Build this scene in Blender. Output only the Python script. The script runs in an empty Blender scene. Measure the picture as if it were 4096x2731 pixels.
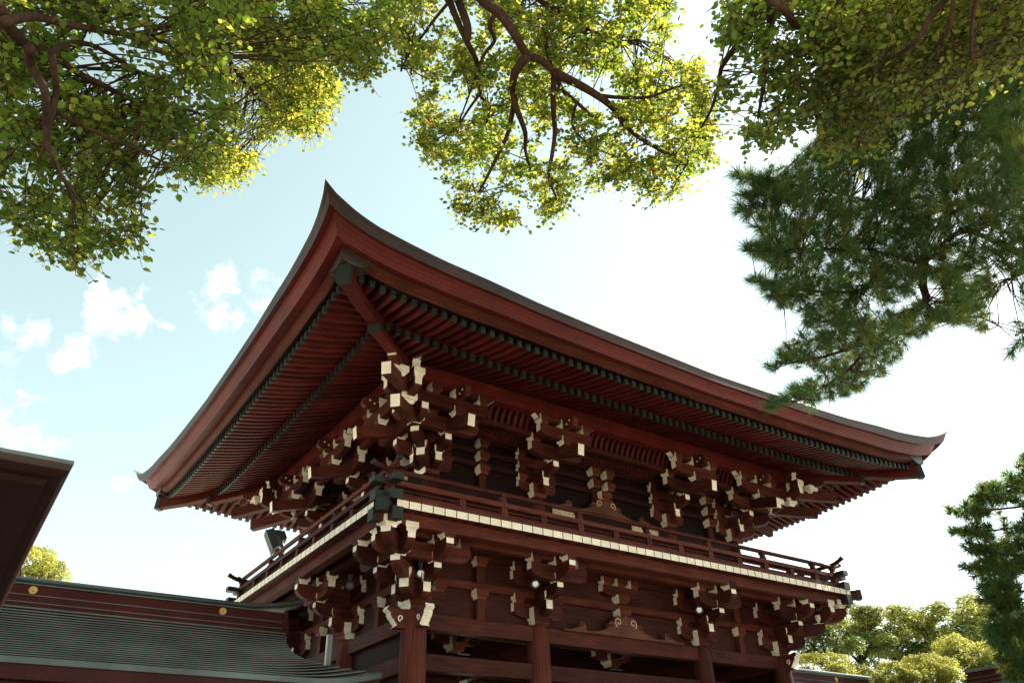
import bpy, math, random
import numpy as np
from mathutils import Vector, Matrix
random.seed(7); rng = np.random.default_rng(7)
R_ = math.radians
SC = bpy.context.scene
COL = SC.collection

# ------------------------------------------------------------------ camera
YAW, PITCH, ROLL, FPX = R_(35.0424), R_(32.0324), R_(-1.8569), 3160.0
CAM = Vector((0.0, 0.0, 1.6))
_f = Vector((math.sin(YAW)*math.cos(PITCH), math.cos(YAW)*math.cos(PITCH), math.sin(PITCH)))
_r = Vector((math.cos(YAW), -math.sin(YAW), 0)); _u = _r.cross(_f)
CX = _r*math.cos(ROLL) + _u*math.sin(ROLL)
CY = -_r*math.sin(ROLL) + _u*math.cos(ROLL)
cam = bpy.data.cameras.new('camera'); camo = bpy.data.objects.new('camera', cam); COL.objects.link(camo)
camo.matrix_world = Matrix(((CX.x, CY.x, -_f.x, CAM.x), (CX.y, CY.y, -_f.y, CAM.y), (CX.z, CY.z, -_f.z, CAM.z), (0, 0, 0, 1)))
cam.sensor_fit = 'HORIZONTAL'; cam.sensor_width = 36.0; cam.lens = FPX/4096*36.0
cam.clip_start = 0.05; cam.clip_end = 3000
SC.camera = camo

# ------------------------------------------------------------------ light, sky, exposure
SUN_AZ, SUN_EL = R_(97.0), R_(42.0)          # azimuth from +Y towards +X
SC.view_settings.view_transform = 'Standard'; SC.view_settings.look = 'None'
SC.view_settings.exposure = 1.85; SC.view_settings.gamma = 1.0
sl = bpy.data.lights.new('sun', 'SUN'); sl.energy = 4.2; sl.angle = R_(0.5); sl.color = (1.0, 0.93, 0.80)
slo = bpy.data.objects.new('sun', sl); COL.objects.link(slo)
sdir = Vector((math.sin(SUN_AZ)*math.cos(SUN_EL), math.cos(SUN_AZ)*math.cos(SUN_EL), math.sin(SUN_EL)))
slo.rotation_euler = sdir.to_track_quat('Z', 'Y').to_euler(); slo.location = sdir*60
SC.cycles.max_bounces = 8; SC.cycles.diffuse_bounces = 5; SC.cycles.transmission_bounces = 6
SC.cycles.use_denoising = True
SC.cycles.sample_clamp_indirect = 8.0

def ray(xd, yd):
    "direction through a point of the photograph measured on its 2352 px wide copy"
    x, y = xd*4096/2352, yd*4096/2352
    d = _f + CX*((x-2048)/FPX) - CY*((y-1365.5)/FPX)
    return d.normalized()
def at(xd, yd, dist): return CAM + ray(xd, yd)*dist
PXM = FPX/1.7415      # pixels (2352 copy) of one metre at one metre

W = bpy.data.worlds.new('World'); SC.world = W; W.use_nodes = True
nt = W.node_tree; nt.nodes.clear()
def N(tree, t, **kw):
    n = tree.nodes.new(t)
    for k, v in kw.items(): setattr(n, k, v)
    return n
sky = N(nt, 'ShaderNodeTexSky'); sky.sky_type = 'NISHITA'; sky.sun_disc = False
sky.sun_elevation = SUN_EL; sky.sun_rotation = SUN_AZ; sky.air_density = 1.0; sky.dust_density = 1.0; sky.ozone_density = 1.0
bg = N(nt, 'ShaderNodeBackground'); bg.inputs['Strength'].default_value = 0.082
wo = N(nt, 'ShaderNodeOutputWorld')
tc = N(nt, 'ShaderNodeTexCoord')
nz = N(nt, 'ShaderNodeTexNoise'); nz.inputs['Scale'].default_value = 26; nz.inputs['Detail'].default_value = 10; nz.inputs['Roughness'].default_value = 0.6; nz.inputs['Distortion'].default_value = .35
nt.links.new(tc.outputs['Generated'], nz.inputs['Vector'])
acc = None
for (xd, yd, r, amp) in [(268, 705, 78, 1), (178, 825, 56, .9), (540, 680, 88, .9), (620, 690, 60, .55), (35, 995, 100, .95), (100, 1005, 50, .7), (45, 770, 60, .55), (275, 1122, 34, .6), (385, 735, 30, .6), (600, 1270, 60, .5), (440, 1270, 40, .4)]:
    c = ray(xd, yd); a = r/PXM
    dp = N(nt, 'ShaderNodeVectorMath', operation='DOT_PRODUCT'); dp.inputs[1].default_value = c
    nt.links.new(tc.outputs['Generated'], dp.inputs[0])
    mr = N(nt, 'ShaderNodeMapRange', interpolation_type='SMOOTHSTEP')
    mr.inputs['From Min'].default_value = math.cos(a*1.28); mr.inputs['From Max'].default_value = math.cos(a*0.05)
    mr.inputs['To Min'].default_value = 0; mr.inputs['To Max'].default_value = amp
    nt.links.new(dp.outputs['Value'], mr.inputs['Value'])
    if acc is None: acc = mr.outputs[0]
    else:
        m = N(nt, 'ShaderNodeMath', operation='MAXIMUM'); nt.links.new(acc, m.inputs[0]); nt.links.new(mr.outputs[0], m.inputs[1]); acc = m.outputs[0]
ad = N(nt, 'ShaderNodeMath', operation='MULTIPLY_ADD'); nt.links.new(nz.outputs['Fac'], ad.inputs[0]); ad.inputs[1].default_value = 5.2
ad.inputs[2].default_value = -3.0
am = N(nt, 'ShaderNodeMath', operation='ADD'); nt.links.new(acc, am.inputs[0]); nt.links.new(ad.outputs[0], am.inputs[1])
m2 = N(nt, 'ShaderNodeMapRange', interpolation_type='SMOOTHSTEP'); m2.inputs['From Min'].default_value = 0.15; m2.inputs['From Max'].default_value = 1.6
nt.links.new(am.outputs[0], m2.inputs['Value'])
mf = N(nt, 'ShaderNodeMath', operation='MULTIPLY'); nt.links.new(m2.outputs[0], mf.inputs[0]); nt.links.new(acc, mf.inputs[1])
mx = N(nt, 'ShaderNodeMix', data_type='RGBA'); nt.links.new(mf.outputs[0], mx.inputs['Factor'])
hs = N(nt, 'ShaderNodeHueSaturation'); hs.inputs['Saturation'].default_value = 0.46; hs.inputs['Hue'].default_value = 0.415
nt.links.new(sky.outputs['Color'], hs.inputs['Color'])
nt.links.new(hs.outputs['Color'], mx.inputs['A']); mx.inputs['B'].default_value = (9, 9, 8.8, 1)
nt.links.new(mx.outputs['Result'], bg.inputs['Color']); nt.links.new(bg.outputs[0], wo.inputs['Surface'])

# ------------------------------------------------------------------ materials
def mat(name, fn):
    m = bpy.data.materials.new(name); m.use_nodes = True
    t = m.node_tree; b = t.nodes['Principled BSDF']; fn(t, b); return m
def ramp(t, fac, c0, c1, p0=0.3, p1=0.7):
    r = N(t, 'ShaderNodeValToRGB'); r.color_ramp.elements[0].position = p0; r.color_ramp.elements[1].position = p1
    r.color_ramp.elements[0].color = (*c0, 1); r.color_ramp.elements[1].color = (*c1, 1)
    t.links.new(fac, r.inputs['Fac']); return r
def noise(t, scale, vec=None, detail=4, rough=.55, coord='Object', mul=None):
    c = N(t, 'ShaderNodeTexCoord'); n = N(t, 'ShaderNodeTexNoise')
    n.inputs['Scale'].default_value = scale; n.inputs['Detail'].default_value = detail; n.inputs['Roughness'].default_value = rough
    if mul:
        mp = N(t, 'ShaderNodeMapping'); mp.inputs['Scale'].default_value = mul
        t.links.new(c.outputs[coord], mp.inputs['Vector']); t.links.new(mp.outputs[0], n.inputs['Vector'])
    else: t.links.new(c.outputs[coord], n.inputs['Vector'])
    return n.outputs['Fac']
def vary(t, col, amt=0.35):
    oi = N(t, 'ShaderNodeObjectInfo'); mr = N(t, 'ShaderNodeMapRange')
    mr.inputs['To Min'].default_value = 1-amt; mr.inputs['To Max'].default_value = 1+amt
    t.links.new(oi.outputs['Random'], mr.inputs['Value'])
    h = N(t, 'ShaderNodeHueSaturation'); t.links.new(mr.outputs[0], h.inputs['Value']); t.links.new(col, h.inputs['Color'])
    return h.outputs['Color']
def bump(t, b, fac, strength=.2, dist=.01):
    n = N(t, 'ShaderNodeBump'); n.inputs['Strength'].default_value = strength; n.inputs['Distance'].default_value = dist
    t.links.new(fac, n.inputs['Height']); t.links.new(n.outputs[0], b.inputs['Normal'])
def wood(name, axis, c0, c1, amt=.42, rough=.55):
    def fn(t, b):
        mul = [14, 14, 14]; mul[axis] = 0.5
        g = noise(t, 2.2, mul=mul, detail=6, rough=.65)
        r = ramp(t, g, c0, c1, .32, .68)
        st = noise(t, 1.3, detail=3)
        mxn = N(t, 'ShaderNodeMix', data_type='RGBA', blend_type='MULTIPLY'); mxn.inputs['Factor'].default_value = .55
        r2 = ramp(t, st, (.55, .5, .5), (1.15, 1.1, 1.05), .35, .65)
        t.links.new(r.outputs[0], mxn.inputs['A']); t.links.new(r2.outputs[0], mxn.inputs['B'])
        t.links.new(vary(t, mxn.outputs['Result'], amt), b.inputs['Base Color'])
        b.inputs['Roughness'].default_value = rough; b.inputs['Specular IOR Level'].default_value = .07
        bump(t, b, g, .25, .006)
    return mat(name, fn)
WD0, WD1 = (.034, .0088, .0062), (.102, .0275, .0185)
WX = wood('wood_along_x', 0, WD0, WD1); WY = wood('wood_along_y', 1, WD0, WD1); WZ = wood('wood_along_z', 2, WD0, WD1)
RW0, RW1 = (.044, .0068, .0055), (.122, .0185, .0145)
RAFT = [wood('rafter_wood_x', 0, RW0, RW1, .3), wood('rafter_wood_y', 1, RW0, RW1, .3)]
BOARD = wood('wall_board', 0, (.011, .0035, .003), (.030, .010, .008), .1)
LWALL = wood('lit_tone_lower_board', 0, (.018, .0055, .004), (.058, .0175, .012), .1)  # lighter copy of the wall board, painting in light on the lower wall
FROG = wood('lit_tone_carved_wood', 1, (.060, .024, .017), (.15, .060, .040), .1)  # paler tone paints in the light caught by the frog-leg carving
SHADE_BOARD = wood('shade_toned_board', 1, (.005, .002, .0015), (.014, .005, .004), .1)  # near-black tone paints in the shade between rafters and under eaves
def _white(t, b):
    n = noise(t, 5, detail=5); r = ramp(t, n, (.66, .58, .45), (.80, .73, .60), .3, .6)
    t.links.new(vary(t, r.outputs[0], .08), b.inputs['Base Color']); b.inputs['Roughness'].default_value = .75
WHITE = mat('white_paint', _white)
def _cap(t, b):
    v = N(t, 'ShaderNodeTexVoronoi'); v.inputs['Scale'].default_value = 26; v.feature = 'DISTANCE_TO_EDGE'
    c = N(t, 'ShaderNodeTexCoord'); t.links.new(c.outputs['Object'], v.inputs['Vector'])
    r = ramp(t, v.outputs['Distance'], (.010, .012, .009), (.024, .029, .022), .02, .12)
    t.links.new(vary(t, r.outputs[0], .25), b.inputs['Base Color']); b.inputs['Roughness'].default_value = .5; b.inputs['Specular IOR Level'].default_value = .2
    bump(t, b, v.outputs['Distance'], .4, .01)
CAP = mat('green_copper_cap', _cap)
def _orn(t, b):
    v = N(t, 'ShaderNodeTexWave'); v.inputs['Scale'].default_value = 5; v.inputs['Distortion'].default_value = 12; v.inputs['Detail'].default_value = 2; v.inputs['Detail Scale'].default_value = 1.2
    v.wave_type = 'RINGS'
    c = N(t, 'ShaderNodeTexCoord'); t.links.new(c.outputs['Object'], v.inputs['Vector'])
    r = ramp(t, v.outputs['Fac'], (.02, .026, .02), (.10, .05, .036), .70, .84)
    t.links.new(r.outputs[0], b.inputs['Base Color']); b.inputs['Roughness'].default_value = .5; b.inputs['Metallic'].default_value = .25
ORN = mat('openwork_copper', _orn)
def copper(name, c0, c1, bw, rh, rough=.45, metal=.3, mortar=(.03, .015, .012), msize=.008, spec=.3, pat=0.0):
    def fn(t, b):
        uv = N(t, 'ShaderNodeUVMap'); br = N(t, 'ShaderNodeTexBrick'); br.offset = .5
        br.inputs['Scale'].default_value = 1; br.inputs['Brick Width'].default_value = bw; br.inputs['Row Height'].default_value = rh
        br.inputs['Mortar Size'].default_value = msize; br.inputs['Mortar Smooth'].default_value = .3; br.inputs['Bias'].default_value = 0
        br.inputs['Color1'].default_value = (*c0, 1); br.inputs['Color2'].default_value = (*c1, 1); br.inputs['Mortar'].default_value = (*mortar, 1)
        t.links.new(uv.outputs[0], br.inputs['Vector'])
        n = noise(t, .9, detail=6, rough=.65); r = ramp(t, n, (.55, .55, .56), (1.3, 1.35, 1.3), .3, .7)
        m = N(t, 'ShaderNodeMix', data_type='RGBA', blend_type='MULTIPLY'); m.inputs['Factor'].default_value = .8
        t.links.new(br.outputs['Color'], m.inputs['A']); t.links.new(r.outputs[0], m.inputs['B'])
        pn = noise(t, .55, detail=8, rough=.7, mul=(1, 1, 2.5)); pr = ramp(t, pn, (0, 0, 0), (pat, pat, pat), .50, .72)
        m3 = N(t, 'ShaderNodeMix', data_type='RGBA'); t.links.new(pr.outputs[0], m3.inputs['Factor']); t.links.new(m.outputs['Result'], m3.inputs['A'])
        m3.inputs['B'].default_value = (c0[0]*.62+.008, c0[1]*1.2+.004, c0[2]*1.1+.004, 1)
        t.links.new(m3.outputs['Result'], b.inputs['Base Color']); b.inputs['Roughness'].default_value = rough; b.inputs['Metallic'].default_value = metal; b.inputs['Specular IOR Level'].default_value = spec
        inv = N(t, 'ShaderNodeMath', operation='SUBTRACT'); inv.inputs[0].default_value = 1; t.links.new(br.outputs['Fac'], inv.inputs[1])
        bump(t, b, inv.outputs[0], .5, .006)
    return mat(name, fn)
EAVE = copper('eave_copper', (.098, .0125, .0105), (.112, .0145, .012), .62, .075, rough=.5, metal=0, spec=.14, pat=.55, mortar=(.050, .011, .009), msize=.007)
LIP = copper('weathered_copper_lip', (.038, .019, .015), (.046, .023, .018), .62, .075, rough=.5, metal=0, spec=.18, pat=.6, mortar=(.03, .02, .016), msize=.005)
RCAP = copper('ridge_cap_copper', (.055, .066, .064), (.065, .078, .075), 1.4, 5.0, rough=.45, metal=.2, mortar=(.03, .035, .035))
CFASC = copper('corridor_fascia', (.046, .0095, .008), (.056, .011, .0095), 1.9, 5.0, rough=.5, metal=0, spec=.15, mortar=(.02, .006, .005), msize=.006)
ROOFC = copper('roof_copper', (.145, .175, .172), (.17, .20, .195), .6, 5.0, rough=.5, metal=.3, mortar=(.12, .14, .14))
RIDGE = copper('ridge_copper', (.055, .012, .010), (.066, .015, .012), 1.6, 5.0, rough=.5, metal=0, spec=.08, mortar=(.056, .0125, .0105))
def plain(name, c, rough=.6, metal=0, amt=.25, scale=3.0):
    def fn(t, b):
        n = noise(t, scale, detail=5); lo = tuple(v*(1-amt) for v in c); hi = tuple(v*(1+amt) for v in c)
        t.links.new(ramp(t, n, lo, hi).outputs[0], b.inputs['Base Color'])
        b.inputs['Roughness'].default_value = rough; b.inputs['Metallic'].default_value = metal
    return mat(name, fn)
DARK = plain('dark_metal', (.03, .034, .034), .45, .5)
STEEL = plain('grey_metal', (.06, .065, .06), .5, .2)
FRAME = plain('grey_green_metal', (.016, .020, .018), .6, 0)
PIPE = plain('pale_grey_paint', (.42, .45, .42), .5)
PALEW = wood('pale_panel_wood', 2, (.5, .40, .24), (.66, .54, .34), .1)
GOLD = plain('gold_leaf', (.62, .36, .09), .5, .4, .3, 30)
GRAVEL = plain('gravel', (.68, .60, .47), .9, 0, .25, 30)
STONE = plain('stone', (.34, .33, .30), .8, 0, .2, 6)
PLASTER = plain('wall_plaster', (.6, .56, .48), .85)
BARK = wood('camphor_bark', 2, (.022, .012, .008), (.060, .037, .024), .1, .85)
BARKP = wood('pine_bark', 2, (.028, .013, .009), (.085, .038, .026), .1, .85)
def leafmat(name, dif, tra, gloss=.25):
    m = bpy.data.materials.new(name); m.use_nodes = True; t = m.node_tree; t.nodes.clear()
    o = N(t, 'ShaderNodeOutputMaterial'); d = N(t, 'ShaderNodeBsdfPrincipled'); tr = N(t, 'ShaderNodeBsdfTranslucent')
    n = noise(t, 1.1, detail=3, coord='Object')
    for node, c, k in ((d, dif, 'Base Color'), (tr, tra, 'Color')):
        r = ramp(t, n, tuple(v*.65 for v in c), tuple(min(1, v*1.3) for v in c), .35, .65); t.links.new(r.outputs[0], node.inputs[k])
    d.inputs['Roughness'].default_value = .45; d.inputs['Specular IOR Level'].default_value = gloss
    a = N(t, 'ShaderNodeMixShader'); a.inputs[0].default_value = .5
    t.links.new(d.outputs[0], a.inputs[1]); t.links.new(tr.outputs[0], a.inputs[2]); t.links.new(a.outputs[0], o.inputs['Surface'])
    return m
LEAF = [leafmat('camphor_leaf_green', (.05, .095, .018), (.25, .35, .030)),
        leafmat('camphor_leaf_yellow', (.085, .115, .02), (.60, .58, .07)),
        leafmat('camphor_leaf_red', (.30, .07, .02), (.55, .14, .03))]
NEEDLE = [leafmat('pine_needle_green', (.055, .115, .042), (.12, .20, .05), .2), leafmat('pine_needle_olive', (.085, .11, .028), (.20, .22, .035), .2)]
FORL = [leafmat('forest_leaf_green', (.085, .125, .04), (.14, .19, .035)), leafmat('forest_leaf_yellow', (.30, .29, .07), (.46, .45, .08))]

# ------------------------------------------------------------------ mesh helpers
class MB:
    def __init__(s): s.v = []; s.f = []; s.m = []; s.uv = []; s.mats = []
    def mi(s, m):
        if m not in s.mats: s.mats.append(m)
        return s.mats.index(m)
    def face(s, pts, m, uv=None):
        i = len(s.v); s.v += [tuple(p) for p in pts]; s.f.append(tuple(range(i, i+len(pts)))); s.m.append(s.mi(m)); s.uv.append(uv)
    def box(s, x0, x1, y0, y1, z0, z1, m, ends=None, T=None):
        "ends: dict of face name -> material ('-x','+x','-y','+y','-z','+z')"
        P = [(x0, y0, z0), (x1, y0, z0), (x1, y1, z0), (x0, y1, z0), (x0, y0, z1), (x1, y0, z1), (x1, y1, z1), (x0, y1, z1)]
        if T: P = [T(p) for p in P]
        i = len(s.v); s.v += P
        for nm, q in (('-z', (0, 3, 2, 1)), ('+z', (4, 5, 6, 7)), ('-y', (0, 1, 5, 4)), ('+x', (1, 2, 6, 5)), ('+y', (2, 3, 7, 6)), ('-x', (3, 0, 4, 7))):
            s.f.append(tuple(i+k for k in q)); s.m.append(s.mi((ends or {}).get(nm, m))); s.uv.append(None)
    def prism(s, poly, w, m, emats=None, T=None):
        "poly: (a,z) counter-clockwise seen from +x, laid in the y-z plane (y=-a), extruded in x by w; emats: {edge index: material}"
        n = len(poly); i = len(s.v)
        L = [(-w/2, -a, z) for a, z in poly]; Rr = [(w/2, -a, z) for a, z in poly]
        P = L+Rr
        if T: P = [T(p) for p in P]
        s.v += P
        s.f.append(tuple(i+k for k in range(n))); s.m.append(s.mi(m)); s.uv.append(None)
        s.f.append(tuple(i+n+k for k in reversed(range(n)))); s.m.append(s.mi(m)); s.uv.append(None)
        for k in range(n):
            k2 = (k+1) % n
            s.f.append((i+k, i+n+k, i+n+k2, i+k2)); s.m.append(s.mi((emats or {}).get(k, m))); s.uv.append(None)
    def tube(s, pts, rad, m, seg=8, cap=None):
        pts = [Vector(p) for p in pts]; n = len(pts)
        if not hasattr(rad, '__len__'): rad = [rad]*n
        i = len(s.v); ref = None
        for k, p in enumerate(pts):
            t = (pts[min(k+1, n-1)]-pts[max(k-1, 0)]).normalized()
            if ref is None: ref = t.orthogonal().normalized()
            ref = (ref-t*ref.dot(t)); ref = ref.normalized() if ref.length > 1e-6 else t.orthogonal().normalized()
            b = t.cross(ref)
            for j in range(seg):
                a = 2*math.pi*j/seg; q = p+(ref*math.cos(a)+b*math.sin(a))*rad[k]; s.v.append((q.x, q.y, q.z))
        mi = s.mi(m)
        for k in range(n-1):
            for j in range(seg):
                j2 = (j+1) % seg
                s.f.append((i+k*seg+j, i+k*seg+j2, i+(k+1)*seg+j2, i+(k+1)*seg+j)); s.m.append(mi); s.uv.append(None)
        ce = s.mi(cap or m)
        s.f.append(tuple(i+j for j in reversed(range(seg)))); s.m.append(ce); s.uv.append(None)
        s.f.append(tuple(i+(n-1)*seg+j for j in range(seg))); s.m.append(ce); s.uv.append(None)
    def mesh(s, name, smooth=False):
        me = bpy.data.meshes.new(name); me.from_pydata(s.v, [], s.f)
        for m in s.mats: me.materials.append(m)
        me.polygons.foreach_set('material_index', s.m)
        if any(u is not None for u in s.uv):
            l = me.uv_layers.new(name='UVMap'); k = 0
            for p, u in zip(s.f, s.uv):
                for j in range(len(p)):
                    l.data[k].uv = u[j] if u else (0, 0); k += 1
        if smooth: me.polygons.foreach_set('use_smooth', [True]*len(s.f))
        me.update(); return me
    def build(s, name, parent=None, smooth=False, loc=(0, 0, 0), rz=0):
        return put(s.mesh(name, smooth), name, parent, loc, rz)
def put(me, name, parent=None, loc=(0, 0, 0), rz=0):
    o = bpy.data.objects.new(name, me); COL.objects.link(o); o.parent = parent; o.location = loc; o.rotation_euler = (0, 0, rz); return o
def thing(name, label, cat, loc=(0, 0, 0), group=None):
    o = bpy.data.objects.new(name, None); COL.objects.link(o); o.location = loc; o.empty_display_size = .2
    o['label'] = label; o['category'] = cat
    if group: o['group'] = group
    return o
def tag(o, label, cat, group=None):
    o['label'] = label; o['category'] = cat
    if group: o['group'] = group
    return o
def empty(name, parent, loc=(0, 0, 0), rz=0):
    o = bpy.data.objects.new(name, None); COL.objects.link(o); o.parent = parent; o.location = loc; o.rotation_euler = (0, 0, rz); o.empty_display_size = .2; return o

# ------------------------------------------------------------------ ground
g = MB(); g.face([(-900, -900, 0), (900, -900, 0), (900, 900, 0), (-900, 900, 0)], GRAVEL)
go = g.build('ground'); go['kind'] = 'structure'
def _pave(t, b):
    c = N(t, 'ShaderNodeTexCoord'); br = N(t, 'ShaderNodeTexBrick'); br.inputs['Scale'].default_value = 1; br.inputs['Brick Width'].default_value = 1.1; br.inputs['Row Height'].default_value = .6; br.inputs['Mortar Size'].default_value = .012
    br.inputs['Color1'].default_value = (.085, .08, .07, 1); br.inputs['Color2'].default_value = (.13, .12, .105, 1); br.inputs['Mortar'].default_value = (.03, .03, .025, 1)
    t.links.new(c.outputs['Object'], br.inputs['Vector']); t.links.new(br.outputs['Color'], b.inputs['Base Color']); b.inputs['Roughness'].default_value = .85
PAVE = mat('bounce_cutting_paving', _pave)
g = MB(); g.face([(-9, 1.5, .004), (24, 1.5, .004), (24, 26, .004), (-9, 26, .004)], PAVE); pv = g.build('added_dark_paving'); pv['kind'] = 'structure'  # unseen dark paving added to cut bounce light from the near ground

# ------------------------------------------------------------------ THE GATE  (origin: axis of the near corner column; x along front, y into depth)
GX, GY = 7.836, 15.0
L, D = 11.35, 6.5
gate = thing('shrine_gate', 'two storey dark red timber shrine gate with upswept copper roof and white painted bracket ends', 'gate', (GX, GY, 0))
CXS = [0, 3.12, 8.27, L]; CYS = [0, 3.25, D]
UXS = [.6, 3.62, 8.22, L-.5]; UYS = [.5, 3.2, D-.5]
b = MB(); b.box(-1.6, L+1.6, -1.6, D+1.6, 0, .35, STONE); b.build('podium', gate)

# side frames: side -> (function (u,o,z)->gate xyz, length)
SIDES = {'F': (lambda u, o, z: (u, -o, z), L), 'L': (lambda u, o, z: (-o, u, z), D), 'B': (lambda u, o, z: (u, D+o, z), L), 'R': (lambda u, o, z: (L+o, u, z), D)}

# columns, lower storey
cb = MB(); prof = [(.35, .27), (.6, .275), (3, .275), (5.0, .268), (5.4, .258), (5.56, .235), (5.62, .20)]
cb.tube([(0, 0, z) for z, r in prof], [r for z, r in prof], WZ, 28)
cme = cb.mesh('column', True)
for i, x in enumerate(CXS):
    for j, y in enumerate(CYS):
        if i in (1, 2) and j == 1: continue
        put(cme, 'column', gate, (x, y, 0), random.random()*6)
cu = MB(); cu.tube([(0, 0, z) for z in (7.2, 8.5, 8.75, 8.88)], [.22, .22, .21, .17], WZ, 24); cume = cu.mesh('upper_column', True)
for i, x in enumerate(UXS):
    for j, y in enumerate(UYS):
        if i in (1, 2) and j == 1: continue
        put(cume, 'upper_column', gate, (x, y, 0), random.random()*6)

def beam(name, side, u0, u1, o, z0, z1, w, m=None, parent=gate, ends=None):
    Tm, _ = SIDES[side]; p = Tm(u0, o-w/2, z0); q = Tm(u1, o+w/2, z1)
    x0, x1 = sorted((p[0], q[0])); y0, y1 = sorted((p[1], q[1]))
    bb = MB(); bb.box(0, x1-x0, 0, y1-y0, 0, z1-z0, m or (WX if side in 'FB' else WY), ends)
    return bb.build(name, parent, loc=(x0, y0, z0))
for sd, st in (('F', CXS), ('L', CYS), ('B', CXS), ('R', CYS)):
    for a, c in zip(st[:-1], st[1:]):
        beam('head_tie_beam', sd, a+.2, c-.2, 0, 5.245, 5.555, .26)
        beam('penetrating_beam', sd, a+.2, c-.2, 0, 4.46, 4.775, .22)
    Ls = SIDES[sd][1]
    beam('wall_beam', sd, -.05, Ls+.05, 0.0, 6.195, 6.355, .17)
    beam('wall_beam', sd, -.05, Ls+.05, 0.0, 6.865, 7.03, .17)
    beam('inner_deck_beam', sd, -1.0, Ls+1.0, .87, 6.83, 6.965, .16)
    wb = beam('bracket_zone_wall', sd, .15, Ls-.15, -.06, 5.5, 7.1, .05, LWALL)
    # ceiling boards between wall and inner beam
    beam('ceiling_board', sd, -.7, Ls+.7, .42, 6.975, 6.99, .78, WX if sd in 'FB' else WY)
# side wall boards of the closed left bay and mid wall
for y0, y1 in ((.2, 3.05), (3.45, D-.2)):
    for x in (.03, L-.03):
        b = MB(); b.box(-.03, .03, y0, y1, .35, 5.25, BOARD); b.build('side_wall_board', gate, loc=(x, 0, 0))
    for z in (3.3, 1.6): 
        b = MB(); b.box(-.09, .09, 0, y1-y0, 0, .3, WY); b.build('side_rail_beam', gate, loc=(0, y0, z))
# interior of the lower storey: cross beams, mid wall with doors, ceiling
for x in CXS[1:3]:
    b = MB(); b.box(-.13, .13, 0, D-.4, 0, .34, WY); b.build('cross_beam', gate, loc=(x, .2, 4.9))
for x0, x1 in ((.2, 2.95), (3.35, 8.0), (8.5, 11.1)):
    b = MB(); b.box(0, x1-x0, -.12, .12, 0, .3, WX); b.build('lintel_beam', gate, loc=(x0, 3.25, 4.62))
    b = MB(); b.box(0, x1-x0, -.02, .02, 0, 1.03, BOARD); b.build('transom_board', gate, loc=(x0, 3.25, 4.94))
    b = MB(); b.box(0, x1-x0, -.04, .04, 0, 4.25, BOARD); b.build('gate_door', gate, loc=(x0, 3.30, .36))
b = MB(); b.box(.1, L-.1, .1, D-.1, 5.98, 6.03, BOARD); b.build('porch_ceiling', gate)
for y in (1.2, 2.2, 4.3, 5.3):
    b = MB(); b.box(0, L-.2, -.08, .08, 0, .18, WX); b.build('ceiling_joist', gate, loc=(.1, y, 5.79))

# ---------- bracket pieces (templates are shared meshes, laid along local -y)
_T = {}
def arm_mesh(name, y_back, y_end, h, w, e, double=False, ze=None):
    key = (name, y_back, y_end, h, w, e, double)
    if key in _T: return _T[key]
    c = min(.36, h*1.15)
    def tip(s):   # list from end bottom to underside, for positive end s
        return [(s-c*(1-math.cos(q))**1.0*1.0, -e-(h-e)*math.sin(q)) for q in [0, .35, .7, 1.05, 1.35, math.pi/2]]
    if double:
        r = tip(y_end); l = [(-a, z) for a, z in tip(-y_back)]
        poly = [(y_end, 0)] + r + list(reversed(l)) + [(y_back, 0)]
        n = len(poly); em = {0: WHITE, n-2: WHITE}
    else:
        r = tip(y_end); poly = [(y_end, 0)] + r + [(y_back, -h), (y_back, 0)]; em = {0: WHITE}
    bb = MB(); bb.prism(poly, w, WY, em); me = bb.mesh(name); _T[key] = me; return me
def block_mesh(w, h, white, name='bearing_block', k=.70):
    key = (name, w, h, white, k)
    if key in _T: return _T[key]
    bb = MB(); r = w/2; zs = [(0, k), (.10, k+.012), (.2, k+.05), (.29, k+.12), (.36, k+.22), (.40, 1.0)]
    rings = [(q*r, z*h) for z, q in zs] + [(r, h)]
    for (r0, z0), (r1, z1) in zip(rings[:-1], rings[1:]):
        c0 = [(-r0, -r0, z0), (r0, -r0, z0), (r0, r0, z0), (-r0, r0, z0)]; c1 = [(-r1, -r1, z1), (r1, -r1, z1), (r1, r1, z1), (-r1, r1, z1)]
        for j, nm in enumerate(('y', 'x', 'y', 'x')):
            j2 = (j+1) % 4; mt = WHITE if (nm in white or (white == 't' and z0 < .45*h)) else WX
            bb.face([c0[j], c0[j2], c1[j2], c1[j]], mt)
    bb.face([(-rings[0][0], -rings[0][0], 0), (-rings[0][0], rings[0][0], 0), (rings[0][0], rings[0][0], 0), (rings[0][0], -rings[0][0], 0)], WX)
    bb.face([(-r, -r, h), (r, -r, h), (r, r, h), (-r, r, h)], WX)
    me = bb.mesh(name); _T[key] = me; return me
def rot2(x, y, a): return (x*math.cos(a)-y*math.sin(a), x*math.sin(a)+y*math.cos(a))
class Set:
    "one bracket cluster; ang turns local -y (outward) to the wanted side"
    def __init__(s, loc): s.e = empty('bracket_set', gate, loc)
    def arm(s, ang, x, zt, yb, ye, h, e, w=.17, name='bracket_arm', double=False, turn=0):
        px, py = rot2(x[0], x[1], ang); put(arm_mesh(name, yb, ye, h, w, e, double), name, s.e, (px, py, zt), ang+turn)
    def blk(s, ang, x, y, z, w=.29, h=.19, white='x', turn=0, name='bearing_block', k=.70):
        px, py = rot2(x, y, ang); put(block_mesh(w, h, white, name, k), name, s.e, (px, py, z), ang+turn)
H90 = math.pi/2
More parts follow.
